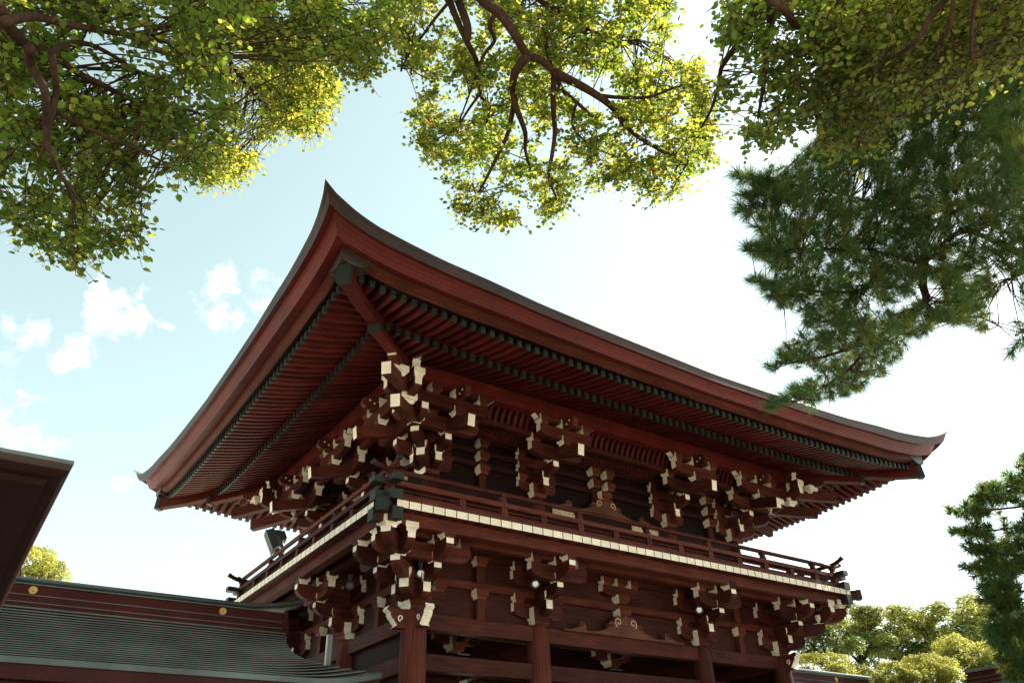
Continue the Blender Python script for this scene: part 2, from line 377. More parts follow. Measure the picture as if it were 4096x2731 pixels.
def nose_mesh():
    if 'nose' in _T: return _T['nose']
    P = [(.15, .38), (.15, 0), (.50, 0), (.43, .05), (.47, .09), (.53, .17), (.545, .165), (.60, .25), (.58, .27), (.68, .34), (.63, .41), (.40, .37)]
    bb = MB(); bb.prism(P[::-1], .20, WY, {k: WHITE for k in range(1, 9)})
    # spiral boss on both cheeks
    for sx in (-1, 1):
        pts = [(sx*.102, -(.36+.055*math.cos(a)*(1-a/9)), .19+.055*math.sin(a)*(1-a/9)) for a in np.linspace(-1.5, 5, 14)]
        bb.tube(pts, [.014]*14, WHITE, 5)
    _T['nose'] = bb.mesh('carved_nose'); return _T['nose']

def lower_mid(loc, ang):
    s = Set(loc); a = ang
    s.blk(a, 0, 0, 5.6, .52, .36, 'x', name='large_bearing_block', k=.74)
    s.arm(a, (0, 0), 6.085, -.42, .51, .32, .19)
    s.arm(a, (0, 0), 6.05, -.68, .68, .31, .19, name='cross_arm', double=True, turn=H90)
    for x in (-.53, .53): s.blk(a, x, 0, 6.05)
    s.blk(a, 0, -.39, 6.085, .27, .19, 'y')
    s.arm(a, (0, 0), 6.375, -.3, .945, .28, .105)
    s.arm(a, (0, 0), 6.77, -.68, .68, .32, .19, name='cross_arm', double=True, turn=H90)
    for x in (-.53, .53): s.blk(a, x, 0, 6.77)
    s.blk(a, 0, -.83, 6.375)
    s.arm(a, (0, -.87), 6.73, -.78, .78, .33, .15, name='cross_arm', double=True, turn=H90)
    for x in (-.63, .63, 0): s.blk(a, x, -.87, 6.73)
    s.arm(a, (0, 0), 6.745, 0, 1.43, .33, .11)
    s.blk(a, 0, -1.30, 6.745)
    return s
def lower_corner(loc, a1, a2, ad):
    s = Set(loc)
    s.blk(0, 0, 0, 5.6, .52, .36, 'x', name='large_bearing_block', k=.74)
    for a, other in ((a1, a2), (a2, a1)):
        dx, dy = rot2(0, -1, other); lx, ly = rot2(dx, dy, -a); sg = -1 if lx < 0 else 1   # outward sign of the other side in this side's x
        s.arm(a, (0, 0), 6.085, -.1, .51, .32, .19)
        s.blk(a, 0, -.39, 6.085, .27, .19, 'y')
        s.arm(a, (0, 0), 6.375, -.1, .945, .28, .105); s.blk(a, 0, -.83, 6.375)
        s.arm(a, (0, 0), 6.745, -.1, 1.43, .33, .11); s.blk(a, 0, -1.30, 6.745)
        t = H90 if sg < 0 else -H90      # arm along the inward x direction of this side
        s.arm(a, (0, 0), 6.05, -.1, .68, .31, .19, name='cross_arm', turn=t); s.blk(a, -sg*.53, 0, 6.05)
        s.arm(a, (0, 0), 6.77, -.1, .68, .32, .19, name='cross_arm', turn=t); s.blk(a, -sg*.53, 0, 6.77)
        s.arm(a, (0, -.87), 6.735, -1.43, .78, .33, .12, name='cross_arm', double=True, turn=t)
        for x in (-sg*.63, 0): s.blk(a, x, -.87, 6.735)
        s.blk(a, sg*1.30, -.87, 6.745)
        px, py = 0, 0; put(nose_mesh(), 'carved_nose', s.e, (0, 0, 5.22), a)
    r2 = math.sqrt(2)
    s.arm(ad, (0, 0), 6.10, -.1, .55*r2, .34, .19, w=.20, name='diagonal_arm'); s.blk(ad, 0, -.45*r2, 6.10, .31, .19, 'y')
    s.arm(ad, (0, 0), 6.38, -.1, .985*r2, .30, .105, w=.20, name='diagonal_arm')
    s.arm(ad, (0, 0), 6.753, -.1, 1.44*r2, .34, .11, w=.20, name='diagonal_arm')
    for o, z in ((.87, 6.38), (1.32, 6.753)):
        q = rot2(0, -o*r2, ad); put(block_mesh(.36, .22, 't', 'corner_block', .62), 'corner_block', s.e, (q[0], q[1], z), 0)
    return s
for x in (1.93, 6.65):
    s_ = Set((x, 1.6, 0)); s_.blk(0, 0, 0, 5.24, .42, .30, 'x', name='large_bearing_block', k=.72)
    s_.arm(0, (0, 0), 5.62, -.6, .6, .22, .15, name='cross_arm', double=True, turn=H90); s_.arm(0, (0, 0), 5.63, -.6, .6, .22, .15, double=True)
    for q in (-.45, .45): s_.blk(0, q, 0, 5.62, .27, .17)
lower_mid((CXS[1], 0, 0), 0); lower_mid((CXS[2], 0, 0), 0); lower_mid((0, CYS[1], 0), -H90)
lower_corner((0, 0, 0), 0, -H90, -H90/2); lower_corner((L, 0, 0), 0, H90, H90/2); lower_corner((0, D, 0), math.pi, -H90, -1.5*H90)

# struts with blocks between the lower brackets
def strut(side, u, zs, o=0, post=None, w=.32, base=5.555):
    Tm, _ = SIDES[side]; p = Tm(u, o, 0); a = 0 if side == 'F' else -H90
    e = empty('strut', gate, p, a)
    for z0, z1 in (post or []):
        bb = MB(); bb.box(-.10, .10, -.10, .05, z0, z1, WZ); bb.build('strut_post', e)
    for z in zs: put(block_mesh(w, .21, 'x'), 'bearing_block', e, (0, -.02, z), 0)
for u in (1.56, 9.82): strut('F', u, (6.0, 6.72), post=[(5.56, 6.0), (6.36, 6.72)])
for u in (1.62, 4.9): strut('L', u, (6.0, 6.72), post=[(5.56, 6.0), (6.36, 6.72)])

# frog-leg strut (kaerumata) in the centre bay
def frogleg(cx, y, z0, sc, parent, name='frog_leg_strut', thick=.14):
    prof = [(0, .50), (.05, .50), (.06, .44), (.13, .46), (.22, .49), (.30, .46), (.36, .38), (.37, .30), (.44, .33), (.51, .31), (.54, .25), (.52, .19), (.60, .15), (.72, .11), (.86, .07), (1.02, .045), (1.20, .05), (1.26, .07), (1.24, .13), (1.27, .20), (1.33, .23), (1.40, .21), (1.42, .15), (1.40, .10), (1.47, .10), (1.60, .06), (1.74, .02), (1.82, .05), (1.90, 0)]
    half = [(x*sc, z*sc) for x, z in prof]
    poly = [(x, z) for x, z in half] + [(0, 0)]
    bb = MB()
    for sg in (1, -1):
        pts = poly if sg < 0 else list(reversed(poly))
        bb.prism([(sg*x, z) for x, z in pts], thick, FROG)
        # spirals, raised
        for (qx, qz, r) in ((.235, .33, .10), (.455, .235, .05), (1.335, .16, .045)):
            P = [(-thick/2-.004, -sg*(qx+r*math.cos(a)*(1-a/8.5))*sc, (qz+r*math.sin(a)*(1-a/8.5))*sc) for a in np.linspace(-1.2, 6.3, 18)]
            bb.tube(P, [.011*sc]*18, PALEW if r > .08 else WX, 5)
    me = bb.mesh(name)
    return put(me, name, parent, (cx, y, z0), H90)
frogleg(5.62, -.15, 5.557, 1.0, gate)
e5 = empty('strut', gate, (5.64, -.05, 0))
put(block_mesh(.36, .2, 'x'), 'bearing_block', e5, (0, 0, 6.02)); put(block_mesh(.36, .2, 'x'), 'bearing_block', e5, (0, 0, 6.36))
put(arm_mesh('cross_arm', -.58, .58, .24, .17, .15, True), 'cross_arm', e5, (0, 0, 6.77), H90)
for x in (-.44, 0, .44): put(block_mesh(.29, .19, 'x'), 'bearing_block', e5, (x, 0, 6.77))
frogleg(4.55, 3.05, 5.0, .8, gate)

# ---------- deck, beams and railing
for sd in 'FLBR':
    Ls = SIDES[sd][1]
    ends = {'F': ('-x', '+x'), 'B': ('-x', '+x'), 'L': ('-y', '+y'), 'R': ('-y', '+y')}[sd]
    dz = 0 if sd in 'FB' else -.003
    ob = beam('deck_beam', sd, -1.72, Ls+1.72, 1.345, 6.845+dz, 7.08+dz, .2)
    for u in (-1.74, Ls+1.62):
        beam('beam_cap', sd, u, u+.12, 1.345, 6.825+dz, 7.075+dz, .23, CAP, parent=ob).matrix_parent_inverse = Matrix.Translation(ob.location).inverted()
    beam('deck_joist', sd, -1.3, Ls+1.3, .6, 7.0, 7.062, .1)
# diagonal corner joists under the deck
for (cx, cy, ax) in ((0, 0, -1), (L, 0, 1), (0, D, -1)):
    ay = -1 if cy == 0 else 1
    jx = 2.33 if cx == 0 else 2.53
    bb = MB(); bb.box(-.11, .11, .5, jx, 6.985, 7.215, WY); o = bb.build('corner_joist', gate, loc=(cx, cy, 0)); o.rotation_euler[2] = math.atan2(-ax, ay)
    bb = MB(); bb.box(-.125, .125, jx-.11, jx+.02, 6.97, 7.225, CAP); bb.build('beam_cap', o)
PP = .27
def plank(side, u, wdt):
    Tm, Ls = SIDES[side]; oin = -.45
    if u < 0: oin = max(oin, -u)
    if u > Ls: oin = max(oin, u-Ls)
    if 1.68-oin < .12: return
    key = ('plank', round(oin, 3), side)
    if key not in _T:
        bb = MB(); bb.box(-wdt/2, wdt/2, -1.68, -oin, .018, .165, WY, {'-y': WHITE}); _T[key] = bb.mesh('deck_plank')
    a = {'F': 0, 'L': -H90, 'R': H90, 'B': math.pi}[side]; p = Tm(u, 0, 7.065)
    put(_T[key], 'deck_plank', gate, p, a)
for i in range(54): plank('F', -1.32+PP*(i+.5)-.03, PP-.020)
for i in range(36): plank('L', -1.32+PP*(i+.5)-.03, PP-.020)
bb = MB(); bb.box(-.6, L+.3, D+.1, D+1.68, 7.065, 7.23, WX); bb.build('rear_deck', gate)
bb = MB(); bb.box(L+.3, L+1.68, -.3, D+.3, 7.068, 7.228, WX); bb.build('end_deck', gate)

RO = 1.375
for sd in 'FLBR':
    Tm, Ls = SIDES[sd]; lift = 0 if sd in 'FB' else .0
    n = 26; us = np.concatenate([np.linspace(-RO-.42, -RO+.1, 8), np.linspace(-RO+.3, Ls+RO-.3, n), np.linspace(Ls+RO-.1, Ls+RO+.42, 8)])
    pts = []
    for u in us:
        ov = max(0, -RO-u, u-Ls-RO); pts.append(Tm(u, RO, 7.935+ (.045 if sd in 'LR' else 0) + .55*ov**1.7))
    bb = MB(); bb.tube(pts, .055, WX if sd in 'FB' else WY, 12, CAP); tr = bb.build('top_rail', gate, True)
    for k0 in (0, len(pts)-3):
        seg = pts[k0:k0+3]; seg = seg[:2] if k0 == 0 else seg[1:]
        bb = MB(); bb.tube(seg, .062, CAP, 12); bb.build('rail_cap', tr, True)
    mz = 7.61 if sd in 'FB' else 7.625
    mr = beam('middle_rail', sd, -RO-.36, Ls+RO+.36, RO, mz, mz+.10, .2)
    br = beam('base_rail', sd, -RO-.30, Ls+RO+.30, RO, 7.235 if sd in 'FB' else 7.238, 7.415 if sd in 'FB' else 7.412, .235)
    for par, z0, z1, w, ex in ((mr, mz-.012, mz+.112, .225, .40), (br, 7.228, 7.425, .255, .36)):
        for u in (-RO-ex, Ls+RO+ex-.24):
            c = beam('rail_cap', sd, u, u+.24 if ex == .40 else u+.22, RO, z0, z1, w, CAP, parent=par); c.matrix_parent_inverse = Matrix.Translation(par.location).inverted()
    for z in (7.462, 7.535): beam('rail_slat', sd, -RO+.02, Ls+RO-.02, RO, z, z+.026, .05)
    bl = MB()
    step = 1.05; k = 0; u = .28
    stp = []
    while u < Ls+.6: stp.append((u, k % 2 == 1)); u += step; k += 1
    for u, full in [(-RO, True), (Ls+RO, True)] + stp:
        a = 0 if sd in 'FB' else H90
        p = Tm(u, RO, 0); key = ('post', full)
        if key not in _T:
            b2 = MB(); b2.box(-.075, .075, -.08, .08, 7.41, 7.615, WZ)
            if full:
                b2.prism([(.075, 7.70), (.075, 7.76), (.05, 7.80), (.05, 7.84), (.085, 7.87), (.085, 7.91), (-.085, 7.91), (-.085, 7.87), (-.05, 7.84), (-.05, 7.80), (-.075, 7.76), (-.075, 7.70)], .12, WZ)
                b2.tube([(0, -.105, 7.655), (0, -.118, 7.655)], .03, DARK, 10)
            _T[key] = b2.mesh('railing_post')
        put(_T[key], 'railing_post', gate, p, a)

# ---------- upper wall
for sd, st in (('F', UXS), ('L', UYS), ('B', UXS), ('R', UYS)):
    Tm, Ls = SIDES[sd]; i = -.5
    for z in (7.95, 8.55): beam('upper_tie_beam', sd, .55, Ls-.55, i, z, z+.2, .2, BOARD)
    beam('upper_wall_board', sd, .55, Ls-.55, i-.05, 7.2, 10.6, .05, SHADE_BOARD)  # darker boards and beams here paint in the shade on the upper wall
    for z in (9.36, 9.7, 10.05, 10.4): beam('upper_wall_beam', sd, .5, Ls-.5, i, z, z+.13, .16, BOARD)
    beam('bracket_beam', sd, -.52, Ls+.52, .40, 10.08, 10.215, .16)
    # lattice ceiling between wall and bracket beam
    lt = MB()
    for k in range(int((Ls+.2)/.14)):
        u = .0+k*.14; p = Tm(u, -.42, 10.20); q = Tm(u+.05, .34, 10.23)
        lt.box(min(p[0], q[0]), max(p[0], q[0]), min(p[1], q[1]), max(p[1], q[1]), 10.16, 10.21, WY)
    for k in range(6):
        o = -.4+k*.14; p = Tm(-.1, o, 0); q = Tm(Ls+.1, o+.05, 0)
        lt.box(min(p[0], q[0]), max(p[0], q[0]), min(p[1], q[1]), max(p[1], q[1]), 10.158, 10.207, WX)
    lt.build('ceiling_lattice', gate)
    # curved ribs between bracket beam and purlin
    rb = MB(); nr = int((Ls+.7)/.185)
    for k in range(nr):
        u = -.3+k*.185; P = []
        for q in np.linspace(0, 1, 7): P.append((.44+.36*(q**1.7), 10.19+.42*math.sin(q*H90)))
        sec = P + [(o+.02, z-.055) for o, z in reversed(P)]
        i0 = len(rb.v)
        A = [Tm(u, o, z) for o, z in sec]; B = [Tm(u+.085, o, z) for o, z in sec]; n = len(sec)
        rb.face(A, RAFT[0]); rb.face(list(reversed(B)), RAFT[0])
        for j in range(n): rb.face([A[j], A[(j+1) % n], B[(j+1) % n], B[j]], RAFT[0])
    ro = rb.build('curved_rib', gate); ro['kind'] = 'stuff'
    bk = MB()
    for q0, q1 in zip(np.linspace(0, 1, 7)[:-1], np.linspace(0, 1, 7)[1:]):
        f = lambda q: (.40+.36*(q**1.7), 10.215+.42*math.sin(q*H90))
        a, c = f(q0), f(q1); bk.face([Tm(-.4, *a), Tm(Ls+.4, *a), Tm(Ls+.4, *c), Tm(-.4, *c)], BOARD)
    bk.build('rib_backing', gate)
    ex = .94
    pl = beam('eave_purlin', sd, -ex-.05, Ls+ex+.05, .82, 10.50 if sd in 'FB' else 10.504, 10.88 if sd in 'FB' else 10.876, .24, RAFT[0] if sd in 'FB' else RAFT[1])
for u in (2.6, 4.25, 6.1, 8.9): pass
for x0, x1 in ((4.03, 4.95), (6.72, 7.68)):
    bb = MB(); n = 12; w = (x1-x0)/n
    for k in range(n): bb.box(x0+k*w, x0+(k+.94)*w, -.012-.006*(k % 2), .012, 0, .30, PALEW)
    bb.build('window_panel', gate, loc=(0, .37, 8.42))

# ---------- upper bracket sets (local origin on the upper wall line)
def tail_mesh(end, h, w, slope, length):
    key = ('tail', end, h, w, slope, length)
    if key in _T: return _T[key]
    P = [(end+.03, h/2), (end-.01, -h/2)]
    n = 6; back = []
    for k in range(1, n+1):
        a = end-length*k/n; back.append((a, slope*(end-a)-h/2 - .03*math.sin(math.pi*k/n)))
    top = [(a, z+h+.06*math.sin(math.pi*(i+1)/n)*0) for i, (a, z) in enumerate(back)]
    poly = P + back + list(reversed(top)); bb = MB(); bb.prism(poly, w, WY, {0: WHITE}); _T[key] = bb.mesh('tail_rafter'); return _T[key]
def fist_mesh():
    if 'fist' in _T: return _T['fist']
    P = [(-.1, 0), (.34, -.02), (.42, .05), (.44, .12), (.38, .15), (.40, .20), (.34, .25), (.28, .23), (.26, .28), (.18, .27), (-.1, .27)]
    bb = MB(); bb.prism(P, .14, WY)
    for sx in (-1, 1):
        for (a, z) in ((.14, .10), (.26, .16)):
            bb.tube([(sx*.06, -a, z), (sx*.085, -a, z)], .022, WHITE, 8)
    _T['fist'] = bb.mesh('fist_nose'); return _T['fist']
def step_mesh(half):
    key = ('step', half)
    if key in _T: return _T[key]
    e = [(half, .11), (half+.015, .085), (half-.035, .06), (half-.025, .04), (half-.085, .01), (half-.075, -.01), (half-.14, -.05)]
    poly = e + [(-a, z) for a, z in reversed(e)]
    n = len(e); em = {k: WHITE for k in range(0, n-1)}; em.update({n+k: WHITE for k in range(0, n-1)})
    bb = MB(); bb.prism(poly, .17, WY, em); _T[key] = bb.mesh('carved_end_arm'); return _T[key]
def big_nose():
    if 'bnose' in _T: return _T['bnose']
    P = [(.1, .36), (.1, .0), (.40, .0), (.37, .06), (.42, .12), (.41, .20), (.46, .27), (.54, .29), (.58, .36)]
    bb = MB(); bb.prism(P[::-1], .2, WY, {k: WHITE for k in range(0, 7)}); _T['bnose'] = bb.mesh('purlin_nose'); return _T['bnose']
def front_upper(s, a):
    "pieces that project straight out from one upper column"
    s.arm(a, (0, 0), 9.27, -.1, .47, .30, .165); s.blk(a, 0, -.37, 9.27, .27, .18, 'y')
    s.arm(a, (0, 0), 9.59, -.1, .92, .28, .14); s.blk(a, 0, -.80, 9.59, .28, .18)
    q = rot2(0, 0, a); put(tail_mesh(1.93, .28, .18, .32, 1.7), 'tail_rafter', s.e, (0, 0, 9.51), a)
    s.blk(a, 0, -1.32, 9.84, .28, .22)
    q = rot2(0, -1.40, a); put(fist_mesh(), 'fist_nose', s.e, (q[0], q[1], 10.24), a)
def upper_mid(loc, ang):
    s = Set(loc); a = ang
    s.blk(a, 0, 0, 8.87, .50, .34, 'x', name='large_bearing_block', k=.74)
    front_upper(s, a)
    for zt in (9.27, 9.61, 9.95):
        s.arm(a, (0, 0), zt, -.58, .58, .26, .15, name='cross_arm', double=True, turn=H90)
        for x in (-.45, .45): s.blk(a, x, 0, zt, .27, .17)
    s.arm(a, (0, -.90), 9.955, -.78, .78, .33, .2, name='cross_arm', double=True, turn=H90)
    for x in (-.63, .63): s.blk(a, x, -.90, 9.955, .28, .2)
    s.arm(a, (0, -1.32), 10.26, -.80, .80, .30, .19, name='cross_arm', double=True, turn=H90)
    for x in (-.66, .66, 0): s.blk(a, x, -1.32, 10.26, .28, .24)
    q = rot2(0, -1.32, a); put(step_mesh(.98), 'carved_end_arm', s.e, (q[0], q[1], 10.45), a+H90)
    return s
def upper_corner(loc, a1, a2, ad):
    s = Set(loc)
    s.blk(0, 0, 0, 8.87, .50, .34, 'x', name='large_bearing_block', k=.74)
    for a, other in ((a1, a2), (a2, a1)):
        dx, dy = rot2(0, -1, other); lx, ly = rot2(dx, dy, -a); sg = -1 if lx < 0 else 1
        t = H90 if sg < 0 else -H90
        front_upper(s, a)
        for zt in (9.27, 9.61, 9.95):
            s.arm(a, (0, 0), zt, -.1, .58, .26, .15, name='cross_arm', turn=t); s.blk(a, -sg*.45, 0, zt, .27, .17)
        s.arm(a, (0, -.90), 9.955, -1.42, .78, .33, .16, name='cross_arm', double=True, turn=t)
        for x in (-sg*.63, sg*.9, sg*.45): s.blk(a, x, -.90, 9.955, .28, .2)
        s.arm(a, (0, -1.32), 10.26, -1.86, .80, .30, .17, name='cross_arm', double=True, turn=t)
        for x in (-sg*.66, 0, sg*.62, sg*1.34, sg*1.76): s.blk(a, x, -1.32, 10.26, .28, .24)
        q = rot2(-sg*.5, -1.32, a); put(step_mesh(.5), 'carved_end_arm', s.e, (q[0], q[1], 10.45), a+H90)
        q = rot2(sg*1.32, -1.30, a); put(big_nose(), 'purlin_nose', s.e, (q[0], q[1], 10.50), a)
    r2 = math.sqrt(2); off = .5
    s.arm(ad, (0, 0), 9.28, -.1, (.0+off)*r2, .30, .165, w=.2, name='diagonal_arm'); s.blk(ad, 0, -.40*r2, 9.28, .31, .18, 'y')
    s.arm(ad, (0, 0), 9.607, -.1, (.35+off)*r2, .30, .12, w=.2, name='diagonal_arm')
    put(tail_mesh((1.35+off)*r2, .28, .21, .2, 1.9), 'tail_rafter', s.e, (0, 0, 9.54), ad)
    put(tail_mesh((1.82+off)*r2, .27, .21, .2, 2.2), 'tail_rafter', s.e, (0, 0, 9.965), ad)
    put(arm_mesh('hip_support', .3, (1.62+off)*r2, .24, .2, .13), 'hip_support', s.e, (0, 0, 10.575), ad)
    for o, z in ((.40, 9.607), (.82, 9.80), (1.30, 10.14)):
        q = rot2(0, -(o+off)*r2, ad); put(block_mesh(.36, .24, 't', 'corner_block', .62), 'corner_block', s.e, (q[0], q[1], z), 0)
    return s
upper_mid((UXS[1], .5, 0), 0); upper_mid((UXS[2], .5, 0), 0); upper_mid((.5, UYS[1], 0), -H90)
upper_corner((.5, .5, 0), 0, -H90, -H90/2); upper_corner((L-.5, .5, 0), 0, H90, H90/2); upper_corner((.5, D-.5, 0), math.pi, -H90, -1.5*H90)
# struts on the upper wall
for x, n in ((1.95, 3), (5.55, 2), (6.05, 2), (9.9, 3)):
    e = empty('strut', gate, (x, .42, 0))
    for z in (9.16, 9.52, 9.86)[3-n:]: put(block_mesh(.30, .22, 'x'), 'bearing_block', e, (0, 0, z))
    bb = MB(); bb.box(-.09, .09, -.02, .08, 8.75, 9.95, WZ); bb.build('strut_post', e)
for y in (1.75, 4.6):
    e = empty('strut', gate, (.42, y, 0), -H90)
    for z in (9.16, 9.52, 9.86): put(block_mesh(.30, .22, 'x'), 'bearing_block', e, (0, 0, z))
    bb = MB(); bb.box(-.09, .09, -.02, .08, 8.75, 9.95, WZ); bb.build('strut_post', e)
frogleg(5.8, .36, 8.75, .95, gate)
put(block_mesh(.36, .22, 'x'), 'bearing_block', empty('strut', gate, (5.8, .40, 0)), (0, 0, 9.2))

# ---------- eaves: rafters, boards, copper edge
def tr(d, H): return max(0.0, 1-max(0, d)/H)**3.5
def dcor(u, Ls, o): return min(u+o, Ls+o-u)
HS = {'F': 9.3, 'B': 9.3, 'L': 7.0, 'R': 7.0}
def zb(sd, u): return 10.35 + .19*tr(dcor(u, SIDES[sd][1], 2.35), HS[sd])
def zf(sd, u): return 10.27 + .33*tr(dcor(u, SIDES[sd][1], 3.35), HS[sd])
def base_z(sd, u, o): k = (2.35-o)/(2.35-.94); z0 = zb(sd, u); return z0 + (10.883-z0)*k - .035*math.sin(math.pi*min(1, max(0, k)))
def fly_z(sd, u, o): k = min(1.15, (3.5-o)/1.2); z0 = zf(sd, u); z1 = zb(sd, u)+.215; return z0+(z1-z0)*k - .03*math.sin(math.pi*min(1, max(0, k)))
RP, RWD = .228, .098
fly_ind, base_ind = {'F': 66, 'L': 34}, {'F': 62, 'L': 38}
def rafters(kind):
    o_end = 3.5 if kind == 'flying_rafter' else 2.35
    h = .145 if kind == 'flying_rafter' else .165
    zfn = fly_z if kind == 'flying_rafter' else base_z
    rest = MB(); restcap = MB()
    ind = fly_ind if kind == 'flying_rafter' else base_ind
    for sd in 'FLBR':
        Tm, Ls = SIDES[sd]; n = int((Ls+2*o_end-.2)/RP); cnt = 0
        u0 = Ls/2-(n-1)*RP/2
        for k in range(n):
            u = u0+k*RP
            o0 = (2.15 if kind == 'flying_rafter' else -.35)
            o0 = max(o0, -u+.12, u-Ls+.12)
            if o_end-o0 < .1: continue
            single = sd in ind and cnt < ind[sd]; cnt += 1
            os_ = np.linspace(o0, o_end-.06, 5 if o_end-o0 > .5 else 3)
            def sec(tgt, o_list, grow, m):
                rows = []
                for o in o_list:
                    z = zfn(sd, u, o); w = RWD/2+grow
                    rows.append([Tm(u-w, o, z-grow), Tm(u+w, o, z-grow), Tm(u+w, o, z+h+grow), Tm(u-w, o, z+h+grow)])
                for a, c in zip(rows[:-1], rows[1:]):
                    for j in range(4): tgt.face([a[j], a[(j+1) % 4], c[(j+1) % 4], c[j]], m)
                tgt.face(rows[0][::-1], m); tgt.face(rows[-1], m)
            t1 = MB() if single else rest; t2 = MB() if single else restcap
            sec(t1, os_, 0, RAFT[1] if sd in 'FB' else RAFT[0]); sec(t2, [o_end-.075, o_end], .006, CAP)
            if single:
                ob = t1.build(kind, gate); t2.build('end_cap', ob)
    ob = rest.build(kind, gate); ob['kind'] = 'stuff'; oc = restcap.build('end_cap', ob); oc['kind'] = 'stuff'
rafters('flying_rafter'); rafters('base_rafter')
for sd in 'FLBR':
    Tm, Ls = SIDES[sd]
    def strip(name, prof, m, u_ext):
        "prof: list of functions u->(o,z); laid as a strip along the side"
        bb = MB(); us = np.linspace(-1, 1, 61); 
        for a, c in zip(us[:-1], us[1:]):
            for f0, f1 in zip(prof[:-1], prof[1:]):
                q = []
                for f, s in ((f0, a), (f0, c), (f1, c), (f1, a)):
                    o = f(0)[0]; u = Ls/2+s*(Ls/2+o) if u_ext is None else Ls/2+s*(Ls/2+u_ext)
                    oo, z = f(u); q.append(Tm(u, oo, z))
                bb.face(q, m)
        return bb.build(name, gate)
    strip('eave_soffit_board', [lambda u, sd=sd: (-.35, base_z(sd, u, -.35)+.168), lambda u, sd=sd: (.94, base_z(sd, u, .94)+.168), lambda u, sd=sd: (1.6, base_z(sd, u, 1.6)+.168), lambda u, sd=sd: (2.32, base_z(sd, u, 2.32)+.168)], SHADE_BOARD, None)
    strip('eave_soffit_board', [lambda u, sd=sd: (2.1, fly_z(sd, u, 2.1)+.148), lambda u, sd=sd: (2.8, fly_z(sd, u, 2.8)+.148), lambda u, sd=sd: (3.6, fly_z(sd, u, 3.55)+.148)], SHADE_BOARD, None)
    strip('flying_rafter_support', [lambda u, sd=sd: (2.14, base_z(sd, u, 2.30)+.148), lambda u, sd=sd: (2.26, base_z(sd, u, 2.30)+.148), lambda u, sd=sd: (2.27, fly_z(sd, u, 2.27)+.05)], RAFT[0], None)
# hip rafters
def hip(cx, cy, ad):
    def slab(name, pts, w, par=None, m=RAFT[1], z=0):
        poly = [(o*math.sqrt(2), zz) for o, zz in pts]; bb = MB(); bb.prism(poly, w, m)
        return bb.build(name, gate if par is None else par, loc=(cx, cy, 0) if par is None else (0, 0, 0), rz=ad if par is None else 0)
    h1 = slab('hip_rafter', [(2.44, 10.57), (2.42, 10.34), (1.6, 10.50), (.8, 10.72), (-.3, 11.05), (-.3, 11.35), (.8, 11.0), (1.6, 10.78)], .23)
    slab('end_cap', [(2.47, 10.585), (2.45, 10.325), (2.37, 10.33), (2.37, 10.60)], .25, h1, CAP)
    h2 = slab('hip_rafter', [(3.62, 10.76), (3.63, 10.36), (3.0, 10.40), (2.5, 10.49), (2.0, 10.60), (2.0, 10.95), (2.6, 10.80), (3.1, 10.72)], .23)
    slab('end_cap', [(3.645, 10.775), (3.665, 10.34), (3.56, 10.345), (3.55, 10.77)], .25, h2, CAP)
hip(0, 0, -H90/2); hip(L, 0, H90/2); hip(0, D, -1.5*H90); hip(L, D, 1.5*H90)

TD = [0, .27, .72, 1.16, 1.86, 2.64, 3.58, 5.0, 6.7, 9.9]; TV = [1, .826, .636, .512, .413, .326, .276, .161, .087, 0]
def tprof(d): return float(np.interp(d, TD, TV))
PK = [(4.485, 11.80), (4.37, 11.66), (4.285, 11.45), (4.14, 11.467), (4.02, 11.22), (3.96, 11.087), (3.733, 11.10), (3.70, 10.93), (3.58, 10.85)]
PM = [(4.22, 10.85), (4.205, 10.76), (4.195, 10.65), (4.09, 10.67), (4.00, 10.55), (3.955, 10.45), (3.725, 10.53), (3.70, 10.44), (3.58, 10.39)]
def ppt(k, s_d, scale): 
    t = tprof(s_d*scale); (o0, z0), (o1, z1) = PM[k], PK[k]
    return (o0+(o1-o0)*t**1.6, z0+(z1-z0)*t)
def smooth_s(n=90):
    q = np.linspace(0, 1, n); return .5-.5*np.cos(np.pi*q)*(.35+.65*np.abs(np.cos(np.pi*q)))
edge = MB(); inner = MB(); kay = MB()
rings = {}
for sd in 'FLBR':
    Tm, Ls = SIDES[sd]; scale = 1.0 if sd in 'FB' else 1.2
    ss = smooth_s(); rows = []
    for s in ss:
        row = []
        for k in range(len(PK)):
            oK = PK[k][0]; u = -oK+s*(Ls+2*oK); d = min(u+oK, Ls+oK-u); o, z = ppt(k, d, scale); row.append((Tm(u, o, z), u))
        rows.append(row)
    rings[sd] = [[r[0][0] for r in rows], [r[0][1] for r in rows]]
    vh = [0]
    for k in range(len(PK)-1): vh.append(vh[-1]+math.hypot(PM[k+1][0]-PM[k][0], PM[k+1][1]-PM[k][1]))
    for r0, r1 in zip(rows[:-1], rows[1:]):
        for k in range(len(PK)-1):
            tgt = edge if k < 6 else kay
            tgt.face([r0[k][0], r0[k+1][0], r1[k+1][0], r1[k][0]], (LIP if k < 2 else EAVE) if k < 6 else WX, [(r0[k][1], vh[k]), (r0[k+1][1], vh[k+1]), (r1[k+1][1], vh[k+1]), (r1[k][1], vh[k])])
edge.build('copper_eave_edge', gate, smooth=False); kay.build('eave_lath', gate)
